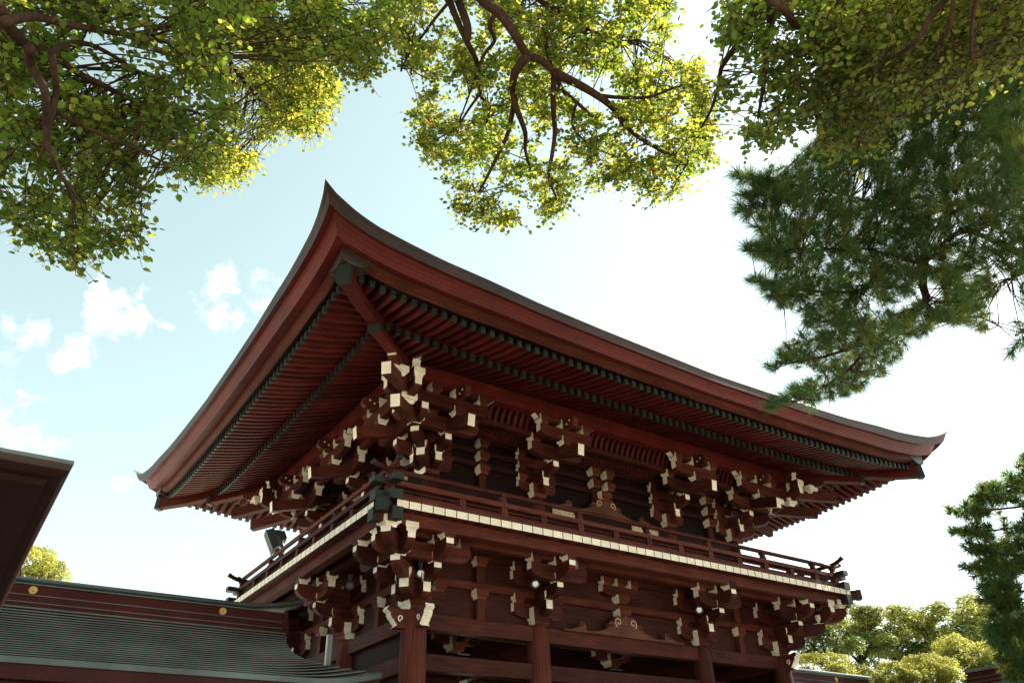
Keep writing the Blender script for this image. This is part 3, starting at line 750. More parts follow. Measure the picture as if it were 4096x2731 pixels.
# corner openwork ornaments on the eave lath
for (cx, cy, sx, sy) in ((0, 0, -1, -1), (L, 0, 1, -1), (0, D, -1, 1)):
    bb = MB()
    for axis in (0, 1):
        for k in range(8):
            d0, d1 = k*.09, (k+1)*.09
            def P(d, lo):
                t0 = ppt(6, d, 1.0); t1 = ppt(8, d, 1.0); o = 3.748 if not lo else 3.735
                taper = 0 if not lo else .0
                z = t0[1]-.012 if not lo else t1[1]-.06+ (.26*max(0, (d-.30)/.42))
                along = 3.748-d
                return (cx+sx*along, cy+sy*o, z) if axis == 0 else (cx+sx*o, cy+sy*along, z)
            bb.face([P(d0, 0), P(d1, 0), P(d1, 1), P(d0, 1)], ORN)
    bb.face([(cx+sx*3.74, cy+sy*3.74, 10.80), (cx+sx*3.74, cy+sy*3.1, 10.70), (cx+sx*3.35, cy+sy*3.35, 10.72), (cx+sx*3.1, cy+sy*3.74, 10.70)], ORN)
    bb.build('corner_ornament', gate)
# roof surface up to the ridge (hip skirt, then gables)
rf = MB(); ctr = (L/2, D/2)
for sd in 'FLBR':
    Tm, Ls = SIDES[sd]; pts, us = rings[sd]; prev = None
    lev = []
    for q in np.linspace(0, 1, 9):
        row = []
        for p, u in zip(pts, us):
            s = (u+4.485)/(Ls+2*4.485); oin = 4.485-q*4.6
            uu = -oin+s*(Ls+2*oin); b = Tm(uu, oin, 0)
            z = 10.85+(p[2]-10.85)*(1-q)**4+2.43*q**1.2
            row.append((p[0]+(b[0]-p[0])*min(1, q*4) if q < .25 else b[0], p[1]+(b[1]-p[1])*min(1, q*4) if q < .25 else b[1], z))
        lev.append(row)
    for k, (r0, r1) in enumerate(zip(lev[:-1], lev[1:])):
        for j in range(len(pts)-1):
            rf.face([r0[j], r0[j+1], r1[j+1], r1[j]], ROOFC, [(us[j], k*.6), (us[j+1], k*.6), (us[j+1], (k+1)*.6), (us[j], (k+1)*.6)])
zr = 15.6; y0, y1 = .1, D-.1
for q0, q1 in zip(np.linspace(0, 1, 7)[:-1], np.linspace(0, 1, 7)[1:]):
    def gp(q, sgn): return (y0+(D/2-y0)*q if sgn < 0 else y1-(y1-D/2)*q, 13.28+(zr-13.28)*(q**1.25))
    for sg in (-1, 1):
        a, c = gp(q0, sg), gp(q1, sg)
        rf.face([(-.9, *a), (L+.9, *a), (L+.9, *c), (-.9, *c)], ROOFC, [(0, q0*3), (12, q0*3), (12, q1*3), (0, q1*3)])
for x in (-.3, L+.3): rf.face([(x, y0, 13.28), (x, y1, 13.28), (x, D/2, zr)], BOARD)
rf.build('roof', gate)
bb = MB(); bb.box(-1.1, L+1.1, D/2-.28, D/2+.28, 15.4, 16.2, RIDGE); bb.build('roof_ridge', gate)

# ------------------------------------------------------------------ lamps in the brackets, floodlight, pipe
def glow(t, b):
    b.inputs['Base Color'].default_value = (.45, .44, .40, 1); b.inputs['Emission Color'].default_value = (1, .97, .88, 1); b.inputs['Emission Strength'].default_value = .13
    v = N(t, 'ShaderNodeTexWave'); v.inputs['Scale'].default_value = 9; v.inputs['Distortion'].default_value = 9
    b.inputs['Roughness'].default_value = .2
    r = ramp(t, v.outputs['Fac'], (.35, .33, .3), (1, .98, .92), .1, .6); t.links.new(r.outputs[0], b.inputs['Emission Color'])
GLINT = mat('sky_glint_lens', glow); UNLIT = plain('dark_lens', (.10, .10, .095), .15)  # faint lens emission stands in for the sky reflected in the glass
def spot(name, loc, aim, label, lens):
    o = thing(name, label, 'spotlight', loc, 'spotlights clamped among the lower brackets')
    d = Vector(aim).normalized(); q = d.to_track_quat('-Y', 'Z'); Rm = q.to_matrix()
    T = lambda p: tuple(Rm @ Vector(p))
    for nm, prof, m, cap in (('housing', [(-.02, .095), (.10, .095), (.16, .075), (.30, .07), (.34, .05)], DARK, DARK), ('lens', [(-.024, .066), (-.018, .066)], lens, lens), ('bezel', [(-.05, .104), (.0, .104)], DARK, DARK)):
        bb = MB()
        if nm == 'bezel':
            for k in range(36):
                a0, a1 = 2*math.pi*k/24, 2*math.pi*(k+1)/24
                ring = lambda a, r, y: T((r*math.cos(a), y, r*math.sin(a)))
                bb.face([ring(a0, .104, -.05), ring(a1, .104, -.05), ring(a1, .104, 0), ring(a0, .104, 0)], DARK)
                bb.face([ring(a0, .07, -.05), ring(a1, .07, -.05), ring(a1, .104, -.05), ring(a0, .104, -.05)], DARK)
                bb.face([ring(a0, .07, -.05), ring(a1, .07, -.05), ring(a1, .07, 0), ring(a0, .07, 0)], DARK)
        else: bb.tube([T((0, y, 0)) for y, r in prof], [r for y, r in prof], m, 20, cap)
        bb.build(nm, o)
    bb = MB(); bb.box(-.012, .012, -.03, .2, .05, .2, DARK, T=T); bb.box(-.05, .05, .12, .2, .1, .22, DARK, T=T); bb.build('clamp', o)
    return o
def toCam(p): v = CAM-Vector(p); return (v.x*.8+.8, v.y*.8, v.z*1.2)
for lx, ly, lz, lb, ln in ((-.16+.02, -.48, 6.25, 'bright-lensed black spotlight clamped in the near corner bracket cluster', GLINT), (2.76, -.5, 6.40, 'bright-lensed black spotlight beside the bracket over the column left of the centre bay', GLINT), (7.93, -.5, 6.40, 'bright-lensed black spotlight beside the bracket over the column right of the centre bay', GLINT), (11.45, -.42, 6.32, 'black spotlight seen edge on in the far right corner bracket cluster', GLINT), (-.5, 2.3, 6.62, 'unlit black spotlight in the shaded brackets of the left side wall', UNLIT)):
    p = (GX+lx, GY+ly, lz); v = Vector(p); aim = toCam(p)
    if lx > 11: aim = (.25, -.8, -.9)
    spot('spotlight', p, aim, lb, ln)

fl = at(637, 1238, 23.4)
flo = thing('floodlight', 'large black floodlight on a yoke behind the left balcony railing', 'floodlight', fl)
Rz = Matrix.Rotation(R_(-104), 3, 'Z') @ Matrix.Rotation(R_(26), 3, 'X')
T = lambda p: tuple(Rz @ (Vector(p)*1.12))
bb = MB(); bb.prism([(.20, -.22), (.20, .22), (.16, .25), (.02, .18), (-.12, .12), (-.12, -.12), (.02, -.18), (.16, -.25)][::-1], .5, DARK, T=T); bb.build('housing', flo)
bb = MB(); bb.box(-.26, .26, -.225, -.205, -.27, .27, FRAME, T=T); bb.build('front_frame', flo)
bb = MB(); bb.box(.252, .262, -.205, -.03, -.24, .24, FRAME, T=T); bb.box(-.262, -.252, -.205, -.03, -.24, .24, FRAME, T=T); bb.build('side_plate', flo)
bb = MB(); bb.box(-.265, -.252, -.1, .1, -.05, .05, STEEL, T=T); bb.box(-.266, -.252, -.05, .03, -.38, 0, STEEL, T=T); bb.box(.252, .266, -.05, .03, -.38, 0, STEEL, T=T); bb.box(-.266, .266, -.05, .03, -.395, -.38, STEEL, T=T); bb.build('yoke', flo)
bb = MB()
for k in range(9): bb.box(-.2+k*.05, -.19+k*.05, .10, .19, -.10, .10, DARK, T=T)
bb.build('cooling_fin', flo)
bb = MB(); bb.tube([(0, 0, 7.24-fl.z), (0, 0, -.62), T((0, 0, -.39))], .03, DARK, 8); bb.build('stand_pole', flo)
bb = MB(); bb.box(-.06, .06, -.05, .05, 0, 5.78, PIPE); bb.box(-.07, .07, -.06, .06, 1.9, 1.96, STEEL); bb.box(-.07, .07, -.06, .06, 4.2, 4.26, STEEL)
tag(bb.build('downpipe', None, loc=(GX-.34, GY+3.62, 0)), 'pale grey flat downpipe standing against the left side wall of the gate', 'downpipe')

# ------------------------------------------------------------------ roofed corridors
def verge(q):       # x offset of the right verge along the slope 0 ridge .. 1 eave (left corridor)
    return float(np.interp(q, [0, .25, .5, .65, .78, .88, .95, 1.0], [-1.62, -1.78, -1.80, -1.70, -1.45, -1.10, -.72, -.36]))
def slope_z(q): return 5.60+(4.235-5.60)*(q**.86)
def slope_y(q, sgn=-1): return 3.25+sgn*(.22+q*2.42)
def uplift(q, dx): return .20*max(0, 1-dx/1.5)**2*q**2
def corridor(name, label, x_far, sg, sx):
    "gate-local roof running along x from the gate to x_far; sx=-1 left of the gate, +1 right"
    o = thing(name, label, 'corridor', (GX, GY, 0))
    X = (lambda x: x) if sx < 0 else (lambda x: L-x)
    xf = x_far if sx < 0 else L-x_far      # in mirrored-left coordinates
    r = MB(); n = 22
    for s2 in (-1, 1):
        for c in range(n):
            q0, q1 = c/n, (c+1)/n; zt0, zt1 = slope_z(q0), slope_z(q1)+.052; ze = slope_z(q1)
            m = 40
            xs0 = [xf+(verge(q0)-xf)*(1-(1-k/m)**1.8) for k in range(m+1)]; xs1 = [xf+(verge(q1)-xf)*(1-(1-k/m)**1.8) for k in range(m+1)]
            for k in range(m):
                def P(xs, k, q, z): return (X(xs[k]), slope_y(q, s2), z+uplift(q, verge(q)-xs[k]))
                r.face([P(xs0, k, q0, zt0), P(xs0, k+1, q0, zt0), P(xs1, k+1, q1, zt1), P(xs1, k, q1, zt1)], ROOFC, [(xs0[k], c*.2), (xs0[k+1], c*.2), (xs1[k+1], c*.2+.2), (xs1[k], c*.2+.2)])
                lo = zt1-.019 if c < n-1 else ze-.05
                r.face([P(xs1, k, q1, zt1), P(xs1, k+1, q1, zt1), P(xs1, k+1, q1, lo), P(xs1, k, q1, lo)], ROOFC, [(0, 0)]*4)
                if c < n-1:
                    qb = q1-.028; zb0 = slope_z(q1)-.002
                    r.face([P(xs1, k, q1, lo), P(xs1, k+1, q1, lo), P(xs1, k+1, qb, lo+.012), P(xs1, k, qb, lo+.012)], RIDGE, [(0, 0)]*4)  # dark ridge colour in the undercut paints the shadow gap between courses
                    r.face([P(xs1, k, qb, lo+.012), P(xs1, k+1, qb, lo+.012), P(xs1, k+1, qb, zb0-.01), P(xs1, k, qb, zb0-.01)], RIDGE, [(0, 0)]*4)
                    r.face([P(xs1, k, qb, zb0+.02), P(xs1, k+1, qb, zb0+.02), P(xs1, k+1, q1, zb0), P(xs1, k, q1, zb0)], RIDGE, [(0, 0)]*4)
        # eave fascia and soffit
        m = 40; xs = [xf+(verge(1)-xf)*(1-(1-k/m)**1.8) for k in range(m+1)]
        pr = [(1.0, -.05), (.985, -.05), (.975, -.28), (.86, -.27), (.85, -.42), (.3, -.15)]
        for k in range(m):
            for (qa, za), (qb, zb_) in zip(pr[:-1], pr[1:]):
                f = lambda kk, q, z: (X(xs[kk]-(1-q)*1.2*max(0, 1-(verge(1)-xs[kk])/2.0)), slope_y(q, s2), slope_z(1)+z+uplift(1, verge(1)-xs[kk]) if q > .5 else 4.75)
                r.face([f(k, qa, za), f(k+1, qa, za), f(k+1, qb, zb_), f(k, qb, zb_)], CFASC, [(xs[k], 0), (xs[k+1], 0), (xs[k+1], .2), (xs[k], .2)])
        # verge board
        vq = np.linspace(0, 1, 16)
        for a, c in zip(vq[:-1], vq[1:]):
            f = lambda q, dz, ins: (X(verge(q)-ins), slope_y(q, s2), slope_z(q)+uplift(q, 0)+dz)
            r.face([f(a, .02, 0), f(c, .02, 0), f(c, -.2, .06), f(a, -.2, .06)], EAVE, [(0, 0)]*4)
            r.face([f(a, -.2, .06), f(c, -.2, .06), f(c, -.35, .35), f(a, -.35, .35)], EAVE, [(0, 0)]*4)
    r.build('roof', o)
    bx = MB(); xe = -1.72
    def rb(x0, x1, w, z0, z1, m=RIDGE): x0, x1 = sorted((X(x0), X(x1))); bx.box(x0, x1, 3.25-w, 3.25+w, z0, z1, m)
    rb(xf, xe, .26, 5.50, 5.66); rb(xf, xe, .272, 5.66, 5.672, ROOFC); rb(xf, xe, .24, 5.675, 5.80); rb(xf, xe, .252, 5.80, 5.812, ROOFC); rb(xf, xe+.02, .21, 5.815, 6.0)
    rb(xf, xe+.04, .25, 6.0, 6.02, ROOFC)
    rb(xe-.02, xe+.14, .27, 5.50, 5.83); rb(xe-.0, xe+.10, .245, 5.83, 6.05)
    rg = bx.build('ridge_box', o)
    cp = MB(); m = 30; xs = list(np.linspace(xf, xe-1.2, 12))+list(np.linspace(xe-1.1, -1.30, 14))
    sec = [(-.25, 6.02), (-.30, 6.05), (-.30, 6.09), (-.20, 6.12), (-.13, 6.16), (.13, 6.16), (.20, 6.12), (.30, 6.09), (.30, 6.05), (.25, 6.02)]
    sec2 = [(w*.9, z+.02) for w, z in sec]
    for a, c in zip(xs[:-1], xs[1:]):
        up = lambda x: .22*max(0, (x-(xe-1.2))/1.6)**2.2
        for (w0, z0), (w1, z1) in zip(sec, sec[1:]+sec[:1]):
            cp.face([(X(a), 3.25+w0, z0+up(a)), (X(c), 3.25+w0, z0+up(c)), (X(c), 3.25+w1, z1+up(c)), (X(a), 3.25+w1, z1+up(a))], RCAP, [(a, 0), (c, 0), (c, .1), (a, .1)])
    cp.face([(X(xs[-1]), 3.25+w, z+up(xs[-1])) for w, z in sec], RIDGE)
    cp.build('ridge_cap', o)
    # chrysanthemum crests
    for xc in ((-3.07, -6.73, -10.4) if sx < 0 else (-3.07, -6.73)):
        cm = MB(); R0 = .078
        for k in range(16):
            a0 = 2*math.pi*k/16
            pts = [(.026, -.18), (.068, -.19), (R0*.97, -.10), (R0*1.02, 0), (R0*.97, .10), (.068, .19), (.026, .18)]
            P = [(rr*math.cos(a0+dd), -.012-.006*(1-abs(dd)/.2), rr*math.sin(a0+dd)) for rr, dd in pts]
            cm.face(P, GOLD)
            cm.face([(p[0], 0, p[2]) for p in P][::-1], GOLD)
            for i in range(len(P)): q, q2 = P[i], P[(i+1) % len(P)]; cm.face([q, (q[0], 0, q[2]), (q2[0], 0, q2[2]), q2], GOLD)
        cm.tube([(0, 0, 0), (0, -.028, 0)], .022, GOLD, 12); cm.tube([(0, 0, 0), (0, -.006, 0)], R0*.9, RIDGE, 20)
        cm.build('chrysanthemum_crest', o, loc=(X(xc), 3.25-.213, 5.905))
    # walls, posts, beams under the roof
    w = MB(); x0, x1 = sorted((X(xf), X(-1.2))); w.box(x0, x1, 3.2, 3.3, 0, 4.9, PLASTER); w.build('corridor_wall', o)
    w = MB(); w.box(x0, x1, 1.5, 1.7, 3.55, 3.85, WX); w.box(x0, x1, 4.8, 5.0, 3.55, 3.85, WX); w.build('corridor_beam', o)
    n = int((x1-x0)/2.6)
    for k in range(n+1):
        c2 = MB(); c2.tube([(0, 0, .1), (0, 0, 3.6)], .14, WZ, 14); c2.build('corridor_post', o, loc=(x0+.3+k*(x1-x0-.6)/n, 1.6, 0))
    return o
corridor('roofed_corridor', 'shaded corridor roof of stepped grey copper left of the gate, gold crests on its ridge', -16.0, -1, -1)
corridor('roofed_corridor', 'corridor right of the gate, only its sunlit ridge in view under the trees', 23.2, -1, 1)

def wing(name, label, X0, X1, Y0, Y1, ez, hip_near=True, rz=6.05):
    "roofed wing along y; eave rectangle X0..X1, Y0..Y1"
    o = thing(name, label, 'corridor', (0, 0, 0))
    fz = [(0, .10), (-.015, .05), (-.05, .0), (-.13, -.005), (-.15, -.05), (-.30, -.06), (-1.72, -.08), (-1.74, -.4)]
    r = MB()
    def ring(inset, z, up=.0): return [(X0-inset, Y0-inset, z), (X1+inset, Y0-inset, z), (X1+inset, Y1+inset, z), (X0-inset, Y1+inset, z)]
    for (i0, z0), (i1, z1) in zip(fz[:-1], fz[1:]):
        a, c = ring(i0, ez+z0), ring(i1, ez+z1)
        for j in range(4):
            j2 = (j+1) % 4; ln = abs(a[j2][0]-a[j][0])+abs(a[j2][1]-a[j][1])
            r.face([a[j], a[j2], c[j2], c[j]], LIP if z1 > .01 else BOARD, [(0, z0*1.0), (ln, z0), (ln, z0+abs(i1-i0)+abs(z1-z0)), (0, z0+abs(i1-i0)+abs(z1-z0))])
    r.build('copper_eave_edge', o)
    xm = (X0+X1)/2; hw = (X1-X0)/2; rr = MB(); n = 16
    a = ring(0, ez+.1); t = [(xm, Y0+hw*.9), (xm, Y1)]
    for c in range(n):
        q0, q1 = c/n, (c+1)/n
        def lv(q, dz=0):
            z = ez+.1+(rz-.45-ez-.1)*q**1.0+dz; h = hw*(1-q)+.2*q
            return [(xm-h, Y0+hw*.9*q, z), (xm+h, Y0+hw*.9*q, z), (xm+h, Y1, z), (xm-h, Y1, z)]
        A, B = lv(q0, .03), lv(q1)
        for j in range(4): j2 = (j+1) % 4; rr.face([A[j], A[j2], B[j2], B[j]], ROOFC, [(0, 0), (5, 0), (5, .2), (0, .2)])
        A2 = lv(q0)
        for j in range(4): j2 = (j+1) % 4; rr.face([A2[j], A2[j2], A[j2], A[j]], ROOFC, [(0, 0)]*4)
    rr.build('roof', o)
    b = MB(); y0 = Y0+hw*.9
    for w, z0, z1, m in ((.26, -.55, -.38, RIDGE), (.285, -.38, -.365, ROOFC), (.24, -.365, -.24, RIDGE), (.265, -.24, -.225, ROOFC), (.21, -.225, -.04, RIDGE), (.30, -.04, .06, ROOFC), (.16, .06, .10, ROOFC)):
        b.box(xm-w, xm+w, y0, Y1, rz+z0, rz+z1, m)
    b.build('ridge_box', o)
    b = MB(); b.box(X0+1.8, X1-1.8, Y0+1.8, Y1-.5, 3.2, ez-.12, SHADE_BOARD); b.build('eave_beam', o)  # near-black board colour paints in the shade inside the eave
    b = MB(); b.box(xm-.08, xm+.08, Y0+1.4, Y1-.5, 0, 3.3, PLASTER); b.build('corridor_wall', o)
    for k in range(4):
        for x in (X0+1.35, X1-1.35):
            b = MB(); b.tube([(0, 0, 0), (0, 0, 3.3)], .14, WZ, 14); b.build('corridor_post', o, loc=(x, Y0+1.4+k*(Y1-Y0-2.5)/3, 0))
    return o
wing('roofed_wing', 'dark eave corner of a roof jutting in at the left edge, seen from below', -5.4, .43, 6.55, 15.4, 4.02, rz=5.25)
wing('roofed_wing', 'dark red roof ridge with grey copper cap in the lower right corner', 28.2, 33.4, -2.0, 16.0, 4.3, rz=6.15)

# ------------------------------------------------------------------ vegetation
def fast_mesh(name, V, F, mi, mats, smooth=False):
    "V (n,3), F (m,k) index arrays, one k"
    me = bpy.data.meshes.new(name); k = F.shape[1]
    me.vertices.add(len(V)); me.vertices.foreach_set('co', V.astype(np.float32).ravel())
    me.loops.add(F.size); me.loops.foreach_set('vertex_index', F.astype(np.int32).ravel())
    me.polygons.add(len(F)); me.polygons.foreach_set('loop_start', np.arange(0, F.size, k, dtype=np.int32))
    for m in mats: me.materials.append(m)
    me.polygons.foreach_set('material_index', mi.astype(np.int32))
    me.update(calc_edges=True); me.validate(); return me
def basis(nv, tv):
    nv = nv/np.linalg.norm(nv, axis=1, keepdims=True); tv = tv-nv*(nv*tv).sum(1, keepdims=True)
    tv = tv/np.maximum(np.linalg.norm(tv, axis=1, keepdims=True), 1e-6); return nv, tv, np.cross(nv, tv)
LV = np.array([[0, 0, 0], [.26, .33, .05], [.62, .31, .05], [1.0, 0, -.06], [.62, -.31, .05], [.26, -.33, .05]])
LF = np.array([[0, 1, 2, 3], [0, 3, 4, 5]])
def leaves_mesh(name, P, S, Nn, Tt, mi, mats):
    Nn, Tt, B = basis(Nn, Tt); n = len(P)
    V = P[:, None, :] + S[:, None, None]*(LV[None, :, 0:1]*Tt[:, None, :] + LV[None, :, 1:2]*B[:, None, :] + LV[None, :, 2:3]*Nn[:, None, :])
    F = (np.arange(n)[:, None, None]*6 + LF[None]).reshape(-1, 4)
    return fast_mesh(name, V.reshape(-1, 3), F, np.repeat(mi, 2), mats)
def inpoly(x, y, poly):
    c = False; n = len(poly); j = n-1
    for i in range(n):
        xi, yi = poly[i]; xj, yj = poly[j]
        if (yi > y) != (yj > y) and x < (xj-xi)*(y-yi)/(yj-yi)+xi: c = not c
        j = i
    return c
_pr = [(random.uniform(.010, .05), random.uniform(.010, .05), random.uniform(0, 6.28), random.uniform(-1, 1)) for _ in range(14)]
def patch(x, y): return sum(w*math.sin(a*x+ph)*math.cos(b_*y+ph*1.7) for a, b_, ph, w in _pr)/2.4
def canopy_points(poly, n, d0, d1, holes=(), gap=.30, dslope=(0, 0)):
    xs = [p[0] for p in poly]; ys = [p[1] for p in poly]; out = []
    while len(out) < n:
        x = random.uniform(min(xs), max(xs)); y = random.uniform(min(ys), max(ys))
        if not inpoly(x, y, poly): continue
        if patch(x, y) < -gap and random.random() < .93: continue
        if any((x-hx)**2/hr**2+(y-hy)**2/hr**2 < 1 and random.random() < hp for hx, hy, hr, hp in holes): continue
        d = random.uniform(d0, d1)
        out.append((x, y, d))
    return out
def sprays(pts, per, rad, size, yellow, red=.0012, k=3):
    "each spray: k drooping twiglets from one centre with leaves set alternately along them"
    C = np.array([at(x, y, d)[:] for x, y, d in pts]); m = len(C)
    dr = rng.normal(0, 1, (m, k, 3))*np.array([1, 1, .45])+np.array([0, 0, -.25]); dr /= np.linalg.norm(dr, axis=2, keepdims=True)
    ln = rad*rng.uniform(.8, 1.9, (m, k)); root = C[:, None, :]-dr*ln[:, :, None]*.35
    q = max(3, int(round(per/k*1.15))); tt = np.linspace(.08, 1.0, q)[None, None, :]+rng.uniform(-.05, .05, (m, k, q))
    sag = np.array([0, 0, -.22])
    P = root[:, :, None, :]+dr[:, :, None, :]*(ln[:, :, None]*tt)[..., None]+sag*((ln[:, :, None]*tt**2)[..., None])
    sd = np.cross(dr, np.array([0, 0, 1.0])); sd /= np.maximum(np.linalg.norm(sd, axis=2, keepdims=True), .05)
    alt = np.where(np.arange(q) % 2 == 0, 1.0, -1.0)[None, None, :, None]
    Tt = sd[:, :, None, :]*alt*.9+dr[:, :, None, :]*.7+rng.normal(0, .28, (m, k, q, 3))+np.array([0, 0, -.30])
    Nn = rng.normal(0, .42, (m, k, q, 3))+np.array([0, 0, 1.0])
    n = m*k*q; S = size*rng.uniform(.6, 1.25, n)
    yc = np.repeat(rng.random(m) < yellow, k*q); mi = np.where(yc ^ (rng.random(n) < .15), 1, 0); mi = np.where(rng.random(n) < red, 2, mi)
    tw = [(root[a, b], root[a, b]+dr[a, b]*ln[a, b]*.5+sag*ln[a, b]*.25, root[a, b]+dr[a, b]*ln[a, b]+sag*ln[a, b]) for a in range(m) for b in range(k)]
    return P.reshape(-1, 3), S, Nn.reshape(-1, 3), Tt.reshape(-1, 3), mi, C, tw
def limb_path(pix, d0, d1, start=None):
    n = len(pix); P = [at(x, y, d0+(d1-d0)*i/max(1, n-1)+.12*math.sin(i*2.1+pix[0][0])) for i, (x, y) in enumerate(pix)]
    if start is not None: P = [Vector(start)]+P
    out = []
    for i in range(len(P)-1):
        p0, p1, p2, p3 = P[max(0, i-1)], P[i], P[i+1], P[min(len(P)-1, i+2)]
        for k in range(4):
            t = k/4; out.append(.5*((2*p1)+(-p0+p2)*t+(2*p0-5*p1+4*p2-p3)*t*t+(-p0+3*p1-3*p2+p3)*t**3))
    out.append(P[-1]); return out
def make_tree(name, label, trunk_base, trunk_top, rt, limbs, groups, mats, bark):
    o = thing(name, label, 'tree', trunk_base); inv = Vector(trunk_base)
    loc = lambda p: tuple(Vector(p)-inv)
    tb, tt = Vector(trunk_base), Vector(trunk_top); bb = MB(); pts = []; rr = []
    for k in range(11):
        t = k/10; p = tb.lerp(tt, t)+Vector((.18*math.sin(t*5), .15*math.sin(t*4+1), 0))*t; pts.append(loc(p)); rr.append(rt*(1.35-.35*min(1, t*5))*(1-.45*t))
    bb.tube(pts, rr, bark, 16); bb.build('trunk', o, True)
    skel = []
    for pix, d0, d1, r0, r1, fromtrunk in limbs:
        path = limb_path(pix, d0, d1, None); n0 = len(path)
        if fromtrunk:
            a = tt; c = path[0]; mid = (a+c)/2+Vector((0, 0, .5)); pre = [a*(1-t)**2+mid*2*t*(1-t)+c*t*t for t in (0, .25, .5, .75)]
            path = pre+path
        n = len(path); bb = MB(); rad = [max(r1, r0*(1-i/n)**.8+r1*(i/n)) for i in range(n)]
        bb.tube([loc(p) for p in path], rad, bark, 9); bb.build('limb', o, True)
        skel += path
    SK = np.array([p[:] for p in skel]); tw = MB(); allv = []
    for (pts_, per, rad, size, yellow, twp) in groups:
        P, S, Nn, Tt, mi, C, tl = sprays(pts_, per, rad, size, yellow); allv.append((P, S, Nn, Tt, mi))
        for a, m_, e in tl: tw.tube([loc(a), loc(m_), loc(e)], [.0045, .0035, .0018], bark, 3)
        for c in C:
            if random.random() > twp: continue
            d = np.linalg.norm(SK-c, axis=1); j = int(np.argmin(d+rng.uniform(0, .5, len(d))))
            if d[j] > 1.9: continue
            a = Vector(SK[j]); e = Vector(c); ln = (e-a).length
            mid = (a+e)/2+Vector(rng.normal(0, .10, 3))*ln+Vector((0, 0, .10*ln)); pp = [a*(1-t)**2+mid*2*t*(1-t)+e*t*t for t in (0, .33, .66, 1)]
            r0 = min(.017, .004+.005*ln); tw.tube([loc(p) for p in pp], [r0, r0*.75, r0*.5, .0025], bark, 4)
    if tw.v: t = tw.build('twig', o); t['kind'] = 'stuff'
    cat = [np.concatenate([g_[k] for g_ in allv]) for k in range(5)]
    me = leaves_mesh('crown', cat[0]-np.array(inv[:]), *cat[1:], mats); put(me, 'crown', o)
    return o
Z6 = lambda x, y: (x*.183, y*.183)
K1 = lambda x, y: (x*.4028, y*.4028)
K2 = lambda x, y: (804+x*.3906, y*.3906)
K3 = lambda x, y: (1550+x*.3408, y*.3408)
mp = lambda f, *p: [f(*q) for q in p]
# left camphor: big near leaves, plus its sunlit outer crown farther off
left_limbs = [
 (mp(Z6, (-300, -120), (0, 130), (60, 280), (250, 500), (390, 590), (640, 680), (1000, 930), (1250, 1050), (1700, 1270), (2195, 1330), (2700, 1500)), 6.2, 8.5, .05, .009, True),
 (mp(Z6, (370, 600), (390, 830), (500, 1010), (570, 1200), (580, 1560), (590, 1780), (650, 1950), (740, 2150), (930, 2430)), 6.6, 6.4, .036, .007, False),
 (mp(Z6, (60, 270), (430, 215), (900, 320), (1600, 440), (2000, 490), (2500, 700)), 6.4, 8.5, .035, .007, False),
 (mp(Z6, (640, 680), (700, 1000), (690, 1300), (620, 1600), (500, 2000)), 6.9, 6.6, .028, .006, False),
 (mp(Z6, (640, 660), (880, 545), (1150, 570), (1450, 720), (1750, 900), (2300, 1100)), 6.9, 8.8, .026, .006, False),
 (mp(Z6, (800, -100), (1000, 20), (1120, 90), (1650, 190), (2300, 230)), 7.4, 9.0, .03, .007, True),
 (mp(K1, (250, 500), (330, 640), (560, 760), (800, 860), (1000, 960)), 6.8, 7.2, .02, .005, False),
 (mp(K1, (1090, -60), (1095, 100), (1100, 250), (1095, 420)), 10, 11, .045, .01, True),
 (mp(K1, (1200, -60), (1240, 120), (1300, 330), (1420, 500), (1520, 610), (1600, 700)), 12, 14, .05, .008, True),
 (mp(K1, (1420, -60), (1470, 210), (1560, 350), (1700, 490), (1800, 620)), 12.5, 14.5, .06, .008, True),
 (mp(K1, (1850, 20), (1920, 110), (2050, 200), (2110, 350)), 11, 12.5, .035, .006, True)]
pNear = [(-60, -40), (330, -40), (530, -40), (570, 90), (525, 180), (520, 265), (480, 330), (445, 382), (400, 395), (352, 395), (345, 445), (325, 530), (285, 565), (250, 575), (188, 585), (118, 608), (100, 575), (50, 535), (-20, 500)]
pMid = [(520, -40), (880, -40), (905, 60), (885, 125), (845, 180), (800, 175), (740, 130), (640, 150), (560, 130)]
pFar = [(480, 60), (600, 60), (700, 100), (760, 150), (776, 215), (735, 292), (690, 305), (640, 290), (600, 320), (585, 370), (555, 400), (485, 425), (450, 395), (440, 370), (500, 330), (515, 200)]
gl = [(canopy_points(pNear, 620, 7.0, 9.3, [(225, 120, 75, .75), (300, 150, 60, .75), (150, 90, 45, .6), (60, 60, 40, .5), (120, 420, 40, .4)]), 14, .22, .068, .18, .45),
      (canopy_points(pNear, 150, 9.3, 11.2, [(225, 120, 75, .8), (300, 150, 60, .8)]), 12, .25, .068, .4, .2),
      (canopy_points(pMid, 330, 8.5, 11.5), 13, .23, .064, .5, .3),
      (canopy_points(pFar, 700, 12, 15.5, [(560, 230, 40, .9), (590, 275, 32, .9), (520, 290, 20, .8), (655, 110, 20, .7)], gap=.5), 15, .23, .064, .85, .35)]
gl.append((canopy_points([(-420, -320), (560, -320), (560, -45), (-45, -45), (-45, 500), (-200, 560), (-420, 400)], 300, 7, 10.5), 13, .25, .08, .2, .03))
make_tree('camphor_tree', 'broadleaf tree filling the upper left corner with large dark leaves and a thick forked branch', (-4.6, 1.2, 0), (-3.0, 2.2, 6.4), .42, left_limbs, gl, LEAF, BARK)
